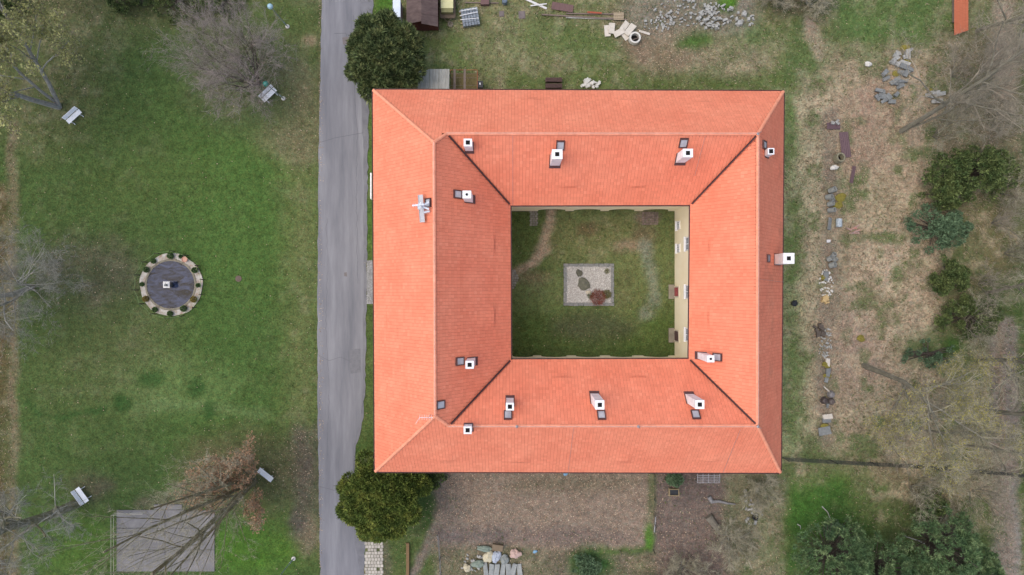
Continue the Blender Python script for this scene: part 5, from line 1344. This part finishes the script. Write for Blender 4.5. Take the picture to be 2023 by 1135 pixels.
for y_ in (145, 153, 168): q = P(900, y_, 1.2); b = MB(); b.box(((p0_[0] + p1_[0]) / 2, q[1], 1.15), (p1_[0] - p0_[0], .025, .025)); b.build('wire', m_oldw, fr)
for x_ in (p0_[0], p1_[0]): b = MB(); b.box((x_, p0_[1] - .08, .55), (.08, .08, 1.1)); b.build('post', m_rust, fr)
b = MB(); b.prism([(p0_[0], yo1 + .1), (p1_[0], yo1 + .1), (p1_[0], p0_[1]), (p0_[0], p0_[1])], -.02, .03); b.build('floor', mat('frame_floor', S(104, 92, 52), S(122, 108, 70), scale=4), fr)
c = P(949, 168, .6); bn = thing('waste_bin', (c[0], c[1], 0), 'black bin beside the timber frame', 'bin')
m_blk = mat('black_plastic', S(30, 32, 34), S(44, 46, 48), rough=.4)
b = MB(); b.prism([(c[0] - .26, c[1] - .3), (c[0] + .26, c[1] - .3), (c[0] + .26, c[1] + .3), (c[0] - .26, c[1] + .3)], .05, .95); b.build('body', m_blk, bn)
b = MB(); b.box((c[0], c[1], .99), (.58, .68, .07), rx=.06); b.build('lid', m_blk, bn); b = MB(); b.box((c[0] - .02, c[1] + .05, 1.03), (.1, .2, .02)); b.build('sticker', m_white, bn)
# stack of dark roof tiles, pale stones by the wall
m_dtile = mat('dark_tiles', S(84, 64, 58), S(108, 86, 80), scale=6, island=.25)
for j, (px_, py_, lb) in enumerate(((1094, 157, 'upper row of dark brown roof tiles stacked by the back wall'), (1094, 169, 'lower row of dark brown roof tiles stacked by the back wall'))):
    c = P(px_, py_, .4); t = thing('tile_stack', (c[0], c[1], 0), lb, 'tile stack', 'stacked tiles behind the house')
    for i in range(24):
        b = MB(); b.box((c[0] - .85 + i * .074, c[1], .25 + .02 * math.sin(i * 1.7)), (.05, .46, .48), ry=.06); b.build('tile', m_dtile, t)
m_pale = mat('pale_stone', S(196, 192, 182), S(224, 220, 210), scale=4, island=.12, bump=.3)
m_grey = mat('grey_stone', S(122, 118, 110), S(174, 171, 162), scale=3, island=.2, bump=.4, bscale=10, c3=S(166, 166, 160))
m_slab = mat('slate_slab', S(112, 116, 118), S(142, 144, 142), scale=2.5, island=.15, bump=.4, bscale=8, c3=S(126, 128, 124))
rs = random.Random(8)
def stones(n_, region, size, m, name, label, cat, group, flat=.6, z=0, pile=0):
    for i in range(n_):
        px_, py_ = region(rs); s_ = rs.uniform(*size); c = P(px_, py_)
        b = MB(); zc = z + s_ * flat * .18 + pile * rs.random()
        b.rock((c[0], c[1], zc), (s_ * rs.uniform(.9, 1.6), s_ * rs.uniform(.6, 1), s_ * flat), rs)
        o = b.build(name, m, loc=(c[0], c[1], zc)); tag(o, label, cat, group)
def ellr(cx, cy, rx, ry):
    def f(r):
        a = r.uniform(0, 6.283); u = math.sqrt(r.random()); return cx + rx * u * math.cos(a), cy + ry * u * math.sin(a)
    return f
stones(26, ellr(1170, 167, 18, 7), (.25, .5), m_pale, 'pale_stone', 'white stone in the small heap against the back wall', 'stone', 'white stones by the back wall', pile=.2)
stones(9, ellr(1158, 160, 6, 5), (.3, .5), m_pale, 'pale_stone', 'white stone in the small heap against the back wall', 'stone', 'white stones by the back wall', pile=.25)
# pale rubble heap
stones(95, ellr(1412, 32, 36, 26), (.16, .44), m_grey, 'rubble_stone', 'pale grey stone in the big rubble heap at the top', 'stone', 'big rubble heap', pile=.35)
stones(75, ellr(1350, 25, 60, 26), (.13, .34), m_grey, 'rubble_stone', 'pale grey stone in the big rubble heap at the top', 'stone', 'big rubble heap', pile=.15)
stones(28, ellr(1300, 45, 30, 18), (.14, .34), m_grey, 'rubble_stone', 'pale grey stone in the big rubble heap at the top', 'stone', 'big rubble heap', pile=.05)
stones(16, ellr(1470, 38, 24, 16), (.25, .6), m_grey, 'rubble_stone', 'pale grey stone in the big rubble heap at the top', 'stone', 'big rubble heap', pile=.05)
# long grey slabs heap with moss
def slab(px_, py_, l_, w_, rz_, m, label, name='stone_slab', h_=.2, tilt=0, cat='stone slab', group=None, z=0):
    c = P(px_, py_); b = MB(); b.box((c[0], c[1], z + h_ / 2 + abs(tilt) * l_ * .3), (l_, w_, h_), rz=rz_, ry=tilt, jit=.05, rng=rs); o = b.build(name, m, loc=(c[0], c[1], z)); return tag(o, label, cat, group)
for i in range(34):
    u = rs.random(); px_ = 1786 - 40 * u + rs.uniform(-22, 22); py_ = 102 + 100 * u + rs.uniform(-9, 9)
    slab(px_, py_, rs.uniform(.55, 1.25), rs.uniform(.28, .5), rs.uniform(-.9, .9) if u > .4 else rs.uniform(0, 3), m_slab if u > .3 else m_grey, 'grey stone slab in the long mossy heap at the wood edge', tilt=rs.uniform(-.25, .25), group='mossy slab heap', z=rs.uniform(0, .25))
for (px_, py_, rz_) in ((1845, 183, .1), (1855, 186, .2), (1850, 200, .15), (1838, 190, -.2)): slab(px_, py_, 1.2, .4, rz_, m_grey, 'grey slab lying apart to the right of the mossy heap', group='slabs right of the mossy heap')
boulder(1714, 127, .8, .55, .4, 'white lump of stone left of the mossy slab heap', .1, m_pale, 'pale_stone', 'stone')
m_moss = mat('moss', S(112, 104, 40), S(146, 134, 62), scale=5, bump=.5)
for i, (px_, py_, s_) in enumerate(((1788, 95, 1.0), (1790, 122, .9), (1770, 146, .9), (1838, 180, .7), (1660, 390, 1.2), (1655, 405, 1.0), (1630, 845, 1.2), (1632, 720, .9), (1634, 742, .8), (1700, 668, .9), (1628, 548, .8))):
    boulder(px_, py_, s_, s_ * .8, .22, ['cushion of moss at the top of the grey slab heap', 'cushion of moss in the upper part of the grey slab heap', 'cushion of moss halfway down the grey slab heap', 'cushion of moss between the slabs lying apart', 'larger yellow moss cushion beside the upper pipes', 'yellow moss cushion just below the larger one by the pipes',
        'moss cushion at the lower end of the salvage line', 'moss cushion on the cut stones above the upturned pots', 'small moss cushion below another on the cut stones', 'lone moss cushion in the dry field right of the salvage line', 'small moss cushion among the pale stones below the lower pipes'][i], 0, m_moss, 'moss_cushion', 'moss', 'moss cushions', seed=i)
# square concrete slabs and the concrete ring
m_cslab = mat('cream_slab', S(196, 186, 170), S(214, 206, 192), scale=3, bump=.2)
for i, (px_, py_, l_, w_, rz_, z_) in enumerate(((1200, 61, 1.2, .62, 1.62, 0), (1208, 57, 1.15, .6, 1.52, .16), (1232, 53, 1.3, .6, .95, .02), (1222, 65, 1.2, .65, .5, .18), (1244, 60, 1.3, .65, .92, .20), (1234, 71, .9, .5, -.9, 0))):
    slab(px_, py_, l_, w_, rz_, m_cslab, 'cream rectangular paving slab dumped beside the concrete ring', h_=.12, group='dumped cream slabs', z=z_)
def ring(px_, py_, ro, ri, h_, m, label, ax=None, name='concrete_ring', cat='concrete ring', group=None, z=0, dark=True):
    c = P(px_, py_, h_ * .6) if ax is None else P(px_, py_, .2); t = thing(name, (c[0], c[1], 0), label, cat, group)
    b = MB(); cz = (c[0], c[1], z)
    b.lathe(cz, [(ri, 0.03), (ro * .98, 0), (ro, .04), (ro, h_ - .03), (ro * .97, h_), (ri, h_), (ri, 0.03)], 20, ax); b.build('shell', m, t)
    b = MB(); b.lathe(cz, [(ri * .98, h_ * .15), (.01, h_ * .16)], 16, ax); b.build('inside', m_hole, t); return t  # dark disc paints the shade inside the hollow
ring(1254, 75, .62, .44, .7, m_pale, 'white concrete ring with dark hollow beside the cream slabs')
b = MB(); c = P(1256, 76, .6); b.box((c[0], c[1], .62), (.8, .07, .05), rz=.4, ry=.3); o = b.build('stick', m_oldw, loc=(c[0], c[1], .5)); tag(o, 'stick poking out of the white concrete ring', 'stick')
slab(1273, 64, 1.2, .22, -.3, m_cslab, 'pale broken plank lying right of the concrete ring', 'plank', .08, cat='plank')
# timber and sheets at the top of the garden
def plank(px0, py0, px1, py1, w_, m, label, h_=.08, z=.03, name='plank', cat='plank', group=None):
    p, q = P(px0, py0), P(px1, py1); d = q - p; b = MB(); b.box(((p[0] + q[0]) / 2, (p[1] + q[1]) / 2, z + h_ / 2), (np.linalg.norm(d), w_, h_), rz=math.atan2(d[1], d[0])); o = b.build(name, m, loc=((p[0] + q[0]) / 2, (p[1] + q[1]) / 2, z)); return tag(o, label, cat, group)
m_red = mat('red_lead', S(176, 92, 68), S(160, 84, 62), scale=3); m_whitew = mat('white_wood', S(206, 202, 198), S(224, 222, 218), scale=3); m_brsheet = mat('brown_sheet', S(104, 80, 76), S(122, 96, 92), scale=2, stretch=(6, 1, 1))
plank(1070, 29, 1238, 39, .14, m_oldw, 'longest weathered beam under the wooden pallet', .14)
plank(1118, 27, 1215, 28, .12, m_oldw, 'grey beam with the red rail lying on it', .12)
plank(1160, 25, 1188, 27, .16, m_red, 'short red rail lying on the grey beam', .1, .16)
plank(1118, 34, 1212, 37, .2, m_grey, 'pale grey board between the two long beams', .06)
plank(1038, -2, 1080, 17, .22, m_whitew, 'white board slanting at the top edge')
plank(1048, 12, 1080, 8, .12, m_whitew, 'short white lath across the slanting white board', .06, .12)
plank(1090, 11, 1132, 18, .8, m_brsheet, 'brown corrugated sheet lying above the beams', .05, .1, 'metal_sheet', 'sheet')
plank(919, 5, 985, 6, .12, m_oldw, 'thin beam at the top edge left of the brown crate')
c = P(958, 2, .3); b = MB(); b.box((c[0], c[1], .25), (.85, .8, .5)); b.box((c[0], c[1], .52), (.9, .85, .05)); o = b.build('brown_crate', m_brsheet, loc=(c[0], c[1], 0)); tag(o, 'brown crate at the top edge above the tile pallet', 'crate')
c = P(997, 3, .4); b = MB(); b.lathe((c[0], c[1], 0), [(.26, 0), (.30, .3), (.28, .75), (.2, .8), (.18, .72)], 14); o = b.build('plastic_barrel', mat('blue_grey_plastic', S(92, 108, 124), S(110, 124, 138), rough=.4), loc=(c[0], c[1], 0)); tag(o, 'blue-grey barrel at the top edge of the garden', 'barrel')
for (px_, py_, w_, lb) in ((991, 27, .7, 'rusty square cover plate in the garden grass'), (1031, 29, .95, 'larger grey square cover plate in the garden grass')):
    c = P(px_, py_); b = MB(); b.box((c[0], c[1], 0), (w_ * .75, w_ * .85, .06), rz=.05); b.box((c[0], c[1], .04), (w_ * .6, w_ * .7, .03), rz=.05); o = b.build('cover_plate', mat('plate_%d' % px_, S(110, 100, 98), S(126, 116, 112)), loc=(c[0], c[1], 0)); tag(o, lb, 'cover plate')
c = P(1222, 32, .2); t = thing('wooden_pallet', (c[0], c[1], 0), 'small wooden pallet resting on the long beams', 'pallet')
for k in range(5): b = MB(); b.box((c[0], c[1] - .32 + k * .16, .28), (1.1, .11, .03)); b.build('slat', mat('pallet_slats', S(170, 152, 124), S(188, 170, 142)), t)
for s_ in (-1, 0, 1): b = MB(); b.box((c[0] + s_ * .45, c[1], .21), (.09, .78, .1)); b.build('bearer', m_oldw, t)
# rust-orange shed roof at the top right
p = P(1885, 69, .5); q = P(1912, 60, .5); t = thing('low_shelter', tuple(P(1897, 30)), 'long narrow low shelter with rust-orange roof at the top right', 'shelter')
n_ = 5
for i in range(n_):
    f0, f1 = i / n_, (i + 1) / n_; xa, xb = p[0] + (q[0] - p[0]) * f0, p[0] + (q[0] - p[0]) * f1 - .01
    ya, yb_ = p[1] + (q[1] - p[1]) * f0, p[1] + (q[1] - p[1]) * f1
    b = MB(); b.add([(xa, ya, .5 + f0 * .1), (xb, yb_, .5 + f1 * .1), (xb, 36, .5 + f1 * .1), (xa, 36, .5 + f0 * .1), (xa, ya, .42 + f0 * .1), (xb, yb_, .42 + f1 * .1)], [(0, 1, 2, 3), (0, 4, 5, 1)]); b.build('roof_panel', mat('rust_orange', S(176, 96, 66), S(192, 112, 80), scale=2, stretch=(1, 4, 1)), t)
b = MB(); b.box(((p[0] + q[0]) / 2, 32.2, .2), (q[0] - p[0] - .2, 7.0, .4)); b.build('wall', m_oldw, t)
# ------------------------------------------------------------------ line of salvaged pipes, pots and stones east of the house
m_clay = mat('clay_pipe', S(132, 134, 130), S(158, 160, 154), scale=4, island=.1)
def pipe(px_, py_, r_, l_, rz_, label, m=None, group='salvaged pipes', tilt=1.0, z=.05):
    r_ *= 1.3
    a = (math.cos(rz_) * math.cos(tilt), math.sin(rz_) * math.cos(tilt), math.sin(tilt))
    ring(px_, py_, r_, r_ * .76, l_, m or m_clay, label, a, 'clay_pipe', 'pipe', group, z)
for px_, py_, rz_, r_, l_ in ((1640, 377, .5, .22, .75), (1634, 389, .1, .22, .7), (1642, 394, .4, .18, .4), (1638, 403, .3, .22, .6), (1638, 415, .05, .2, .75)): pipe(px_, py_, r_, l_, rz_, 'grey clay pipe in the upper bundle of the salvage line')
for px_, py_, rz_, r_, l_ in ((1646, 505, 1.2, .2, .4), (1637, 512, .6, .22, .5), (1648, 514, 1.0, .2, .4), (1641, 524, .3, .24, .6), (1650, 525, 2, .18, .4)): pipe(px_, py_, r_, l_, rz_, 'grey clay pipe in the lower bundle of the salvage line', tilt=.9)
ring(1655, 313, .52, .36, .75, mat('mossy_ring', S(128, 122, 98), S(152, 146, 122), scale=4), 'mossy hollow concrete ring in the salvage line below the purple sheet', (.15, .1, 1), z=.02)
boulder(1647, 331, 1.0, .5, .4, 'pale lump of concrete below the mossy ring', .1, m_pale, 'pale_stone', 'stone')
c = P(1658, 440, .3); b = MB(); b.lathe((c[0] - .05, c[1] - .45, .34), [(.28, 0), (.33, .06), (.33, .22), (.30, .26), (.33, .30), (.33, .55), (.30, .6), (.33, .66), (.31, .88), (.27, .92)], 16, ax=(0, 1, 0)); o = b.build('metal_drum', mat('blue_white_drum', S(150, 162, 168), S(196, 204, 206), scale=6, rough=.4), loc=(c[0], c[1], 0)); tag(o, 'pale blue ribbed drum lying in the salvage line', 'drum')
c = P(1637, 442); b = MB(); b.box((c[0], c[1], .2), (.42, 1.3, .12), rz=-.1, ry=.5, jit=.03, rng=rs); o = b.build('stone_slab', m_slab, loc=tuple(c)); tag(o, 'rounded grey slab left of the pale blue drum', 'stone slab')
m_purple = mat('purple_sheet', S(98, 78, 82), S(116, 94, 96), scale=2, stretch=(5, 1, 1))
def corr_sheet(px_, py_, l_, w_, rz_, label, tilt=.08):
    c = P(px_, py_); b = MB(); n_ = 10; R = Matrix.Rotation(rz_, 3, 'Z') @ Matrix.Rotation(tilt, 3, 'Y'); vs_ = []
    for k in range(n_ + 1):
        for s_ in (-1, 1): v = R @ Vector((s_ * l_ / 2, -w_ / 2 + w_ * k / n_, .04 * (k % 2))); vs_.append((c[0] + v.x, c[1] + v.y, .18 + v.z))
    b.add(vs_, [(2 * k, 2 * k + 1, 2 * k + 3, 2 * k + 2) for k in range(n_)]); o = b.build('corrugated_sheet', m_purple, loc=tuple(c)); return tag(o, label, 'sheet')
corr_sheet(1645, 249, 1.5, .7, .0, 'purple-brown corrugated sheet at the top of the salvage line'); corr_sheet(1668, 286, 2.8, 1.0, 1.65, 'long purple-brown corrugated sheet beside the mossy ring'); corr_sheet(1683, 345, 1.9, .4, 1.35, 'narrow purple-brown strip of sheet in the leaf litter')
stones(4, ellr(1650, 243, 14, 6), (.22, .4), m_grey, 'small_stone', 'small grey stone lying on the purple-brown sheet', 'stone', 'stones on the sheet', z=.25)
for i, (px_, py_, rz_, l_) in enumerate(((1683, 452, .2, .9), (1690, 448, .5, .8), (1686, 460, .05, 1.1), (1676, 452, -.4, .6), (1692, 456, .3, .7))): slab(px_, py_, l_, .16, rz_, mat('broken_brick', S(176, 122, 104), S(164, 150, 142), scale=3, island=.2), 'broken brick in the small heap right of the salvage line', 'brick_piece', .14, cat='brick', group='small brick heap')
c = P(1635, 476); b = MB(); b.box((c[0], c[1], .14), (.36, .3, .28), jit=.03, rng=rs); o = b.build('white_block', m_whitew, loc=tuple(c)); tag(o, 'small white block in the middle of the salvage line', 'block')
stones(60, ellr(1632, 560, 14, 34), (.12, .28), m_pale, 'small_stone', 'small pale stone strewn along the salvage line', 'stone', 'small stones of the salvage line')
stones(45, ellr(1630, 680, 14, 36), (.12, .3), m_grey, 'small_stone', 'small grey stone strewn along the lower salvage line', 'stone', 'small grey stones of the salvage line')
stones(9, ellr(1630, 592, 8, 9), (.3, .5), mat('ochre_stone', S(190, 160, 108), S(206, 180, 132), scale=4), 'ochre_stone', 'ochre sandstone block in the salvage line', 'stone', 'ochre stones', pile=.15)
stones(10, ellr(1618, 650, 9, 16), (.35, .6), mat('dark_stone', S(84, 76, 68), S(104, 94, 84), scale=4), 'dark_stone', 'dark brown stone in the lower salvage line', 'stone', 'dark stones', pile=.15)
for (px_, py_, lb, m_) in ((1643, 779, 'shiny grey upturned pot, uppermost of three', mat('grey_pot', S(122, 118, 116), S(140, 136, 134), rough=.3)), (1629, 791, 'dark brown upturned pot, leftmost of three', mat('brown_pot', S(76, 66, 62), S(88, 78, 74), rough=.4)), (1643, 793, 'brown upturned pot, lower right of three', mat('brown_pot2', S(92, 82, 76), S(104, 94, 88), rough=.4))):
    c = P(px_, py_, .3); b = MB(); b.lathe((c[0], c[1], 0), [(.40, .0), (.40, .08), (.37, .1), (.34, .35), (.25, .5), (.08, .55), (.07, .6), (.01, .6)], 18); o = b.build('upturned_pot', m_, loc=(c[0], c[1], 0), smooth=False); tag(o, lb, 'pot')
for i, (px_, py_, l_, w_, rz_) in enumerate(((1634, 715, .8, .4, 1.5), (1635, 735, .9, .45, 1.5), (1632, 750, .6, .4, 1.4), (1634, 770, 1.2, .1, 2.4), (1634, 822, 1.0, .5, .1), (1632, 830, .9, .4, .0), (1628, 850, 1.3, .9, .2), (1634, 800, .5, .25, 1.3), (1630, 545, 1.0, .5, 1.5))):
    slab(px_, py_, l_, w_, rz_, m_cslab if i in (0, 3, 4) else m_slab, 'old cut stone or trough piece in the lower salvage line', group='cut stones of the salvage line')
c = P(1569, 599, .3); b = MB(); b.lathe((c[0], c[1], 0), [(.26, 0), (.3, .4), (.32, .42), (.2, .5), (.01, .5)], 12); b.box((c[0] + .1, c[1] + .25, .3), (.2, .2, .5)); o = b.build('black_bucket', m_blk, loc=(c[0], c[1], 0)); tag(o, 'black bucket on the grass close to the east wall', 'bucket')
# ------------------------------------------------------------------ yards south of the house
def wire_fence(pts, label, h_=1.3, m=None, spacing=2.6, mesh=.28, name='wire_fence', wr=.006, leanx=0):
    t = thing(name, tuple(pts[0]), label, 'fence'); m = m or mat('fence_wire', S(96, 100, 92), S(116, 118, 108), metal=.3, rough=.5)
    for p, q in zip(pts[:-1], pts[1:]):
        L_ = np.linalg.norm(q - p); n_ = max(1, round(L_ / spacing))
        for i in range(n_ + 1): c = p + (q - p) * i / n_; b = MB(); b.tube([c + [0, 0, -.1], c + [leanx, 0, h_ + .08]], .04, 6); b.build('post', m, t)
        b = MB()
        for k in range(int(h_ / mesh) + 1): b.tube([p + [leanx * k * mesh / h_, 0, .05 + k * mesh], q + [leanx * k * mesh / h_, 0, .05 + k * mesh]], wr, 3)
        for k in range(int(L_ / mesh) + 1): c = p + (q - p) * min(1, k * mesh / L_); b.tube([c, c + [leanx, 0, h_]], wr, 3)
        b.build('netting', m, t)
wire_fence([P(1546, 903), P(1640, 908), P(1800, 917), P(1960, 930), P(2040, 938)], 'dark wire-mesh fence running east from the corner of the house', 1.7, mat('dark_fence', S(52, 56, 52), S(68, 70, 66)), 4.2, .13, wr=.011)
wire_fence([P(1292, 936), P(1293, 1035), P(1290, 1085), P(1225, 1088)], 'thin wire fence dividing the two brown yards', 1.1)
wire_fence([P(866, 1052), P(870, 1100), P(872, 1160)], 'leaning grey wire fence beside the diagonal dirt path', 1.1, m_wire, 2.0, .15)
plank(806, 1071, 806, 1150, .32, mat('brown_beam', S(116, 92, 62), S(136, 110, 78), scale=3, stretch=(1, 6, 1)), 'long brown timber beam on the grass by the paved path', .25, name='timber_beam', cat='beam')
plank(1295, 1020, 1292, 1050, .1, m_wire, 'pale metal post lying along the yard fence', .08, .1, 'metal_post', 'post')
ct = P(1330, 970); t = thing('wooden_crate', tuple(ct), 'black open crate with pale wooden rim in the dark soil yard', 'crate')
for (dx, dy, sx, sy) in ((0, .33, .95, .06), (0, -.33, .95, .06), (.5, 0, .06, .8), (-.5, 0, .06, .8)): b = MB(); b.box((ct[0] + dx, ct[1] + dy, .25), (sx, sy, .5)); b.build('side_board', mat('crate_wood', S(150, 132, 98), S(168, 150, 116)), t)
b = MB(); b.box((ct[0], ct[1], .2), (.93, .6, .34)); b.build('lining', m_blk, t)
c = P(1398, 942, .4); t = thing('metal_cage', (c[0], c[1], 0), 'grey metal grid cage against the south wall', 'cage')
for k in range(6): b = MB(); b.box((c[0], c[1] - .5 + k * .2, .8), (2.4, .05, .04)); b.build('bar', m_wire, t)
for k in range(5): b = MB(); b.box((c[0] - 1.2 + k * .6, c[1], .76), (.05, 1.05, .04)); b.build('bar', m_wire, t)
for sx in (-1, 1):
    for sy in (-1, 1): b = MB(); b.box((c[0] + sx * 1.2, c[1] + sy * .5, .38), (.06, .06, .74)); b.build('leg', m_wire, t)
p, q = P(1398, 1018), P(1422, 1050); b = MB(); b.tube([p + [0, 0, .22], (p + q) / 2 + [0, 0, .22], q + [0, 0, .2]], [.42, .38, .33], 10); o = b.build('log', mat('grey_log', S(110, 104, 92), S(136, 128, 114), scale=3, bump=.5), loc=tuple(p)); tag(o, 'thick grey log lying in the dark soil yard', 'log')
b = MB(); b.tube([P(1400, 980) + [0, 0, .12], P(1406, 990) + [0, 0, .12], P(1420, 989) + [0, 0, .14], P(1436, 993) + [0, 0, .12], P(1452, 995) + [0, 0, .1]], [.24, .22, .14, .12, .06], 8); o = b.build('tarpaulin_roll', mat('grey_tarp', S(120, 118, 118), S(146, 144, 142), scale=5, bump=.6, bscale=8), loc=tuple(P(1425, 990))); tag(o, 'rolled grey tarpaulin in the dark soil yard', 'tarpaulin')
for (px_, py_, lb) in ((1117, 936, 'crumpled blue plastic scrap by the south eaves'), (1057, 1089, 'crumpled blue plastic scrap beside the junk heap')): boulder(px_, py_, .45, .35, .15, lb, .3, mat('blue_plastic', S(104, 148, 178), S(130, 170, 194), rough=.4), 'plastic_scrap', 'litter')
# junk heap
jm = [mat('sack_pink', S(206, 176, 162), S(186, 158, 148), scale=6, bump=.5), mat('sack_cream', S(212, 202, 172), S(192, 182, 152), scale=6, bump=.5), mat('sack_blue', S(166, 174, 186), S(186, 192, 200), scale=6, bump=.5), mat('sack_grey', S(132, 136, 132), S(152, 156, 150), scale=6, bump=.5), mat('sack_green', S(124, 138, 124), S(146, 156, 142), scale=6, bump=.5)]
for i, (px_, py_, sx, sy, k_, lb) in enumerate(((1018, 1092, 1.1, 1.0, 0, 'pinkish crumpled sack at the right end of the junk heap'), (965, 1098, 1.0, 1.2, 1, 'cream sack in the middle of the junk heap'), (980, 1098, 1.0, 1.2, 2, 'pale blue sack next to the cream sack in the junk heap'), (997, 1103, .8, 1.1, 3, 'grey sack between the pale blue and pinkish ones'),
        (957, 1082, 1.6, .6, 4, 'greenish rolled sheet at the top of the junk heap'), (944, 1112, 1.3, .8, 4, 'greenish sack at the lower left of the junk heap'), (923, 1120, .7, .9, 1, 'small cream sack at the left of the junk heap'))):
    boulder(px_, py_, sx, sy, .6, lb, rs.uniform(-.3, .3), jm[k_], 'sack', 'sack', seed=i * 3, crumple=.16)
c = P(983, 1079); b = MB(); b.box((c[0], c[1], .25), (1.1, .6, .4), rz=-.15); b.box((c[0], c[1], .47), (1.16, .66, .05), rz=-.15); o = b.build('wooden_box', mat('box_wood', S(116, 100, 80), S(132, 116, 94)), loc=tuple(c)); tag(o, 'brown wooden box at the top of the junk heap', 'box')
for i in range(7):
    c = P(960 + i * 11, 1124); b = MB(); b.box((c[0], c[1], .16 + .03 * (i % 2)), (.5, 1.3, .1), rz=rs.uniform(-.25, .25), rx=rs.uniform(-.12, .12), jit=.08, rng=rs); o = b.build('fibre_board', mat('grey_board', S(136, 140, 136), S(160, 162, 156), scale=3, island=.1), loc=tuple(c)); tag(o, ['first', 'second', 'third', 'fourth', 'fifth', 'sixth', 'seventh'][i] + ' grey-green board from the left in the row before the junk heap' if i else 'grey-green board nearest the road in the row before the junk heap', 'board', 'boards of the junk heap')
stones(26, ellr(935, 1112, 26, 18), (.15, .35), m_grey, 'small_stone', 'small grey stone around the junk heap', 'stone', 'stones round the junk heap')
stones(30, ellr(1490, 1000, 24, 46), (.15, .4), m_grey, 'small_stone', 'small grey stone under the tangled bush by the house corner', 'stone', 'stones under the tangled bush')
ring(1492, 1022, .3, .2, .3, m_blk, 'black tub among the stones under the tangled bush', name='black_tub', cat='tub')
for i, (px0, py0, px1, py1) in enumerate(((1624, 1000, 1641, 1026), (1786, 1058, 1842, 1082), (1870, 1030, 1868, 1056), (1905, 1026, 1918, 1032), (1575, 1035, 1582, 1045))):
    p, q = P(px0, py0, .1), P(px1, py1, .1); b = MB(); b.tube([p, (p + q) / 2 + [.1, .12, .1], q], [.06, .05, .02], 5); o = b.build('fallen_branch', m_barkpale, loc=tuple(p)); tag(o, ['pale fallen branch in the green meadow', 'long fallen branch between the pines', 'short fallen stick above the pines', 'pale stick by the dirt track', 'thin stick in the green meadow near the house'][i], 'branch')
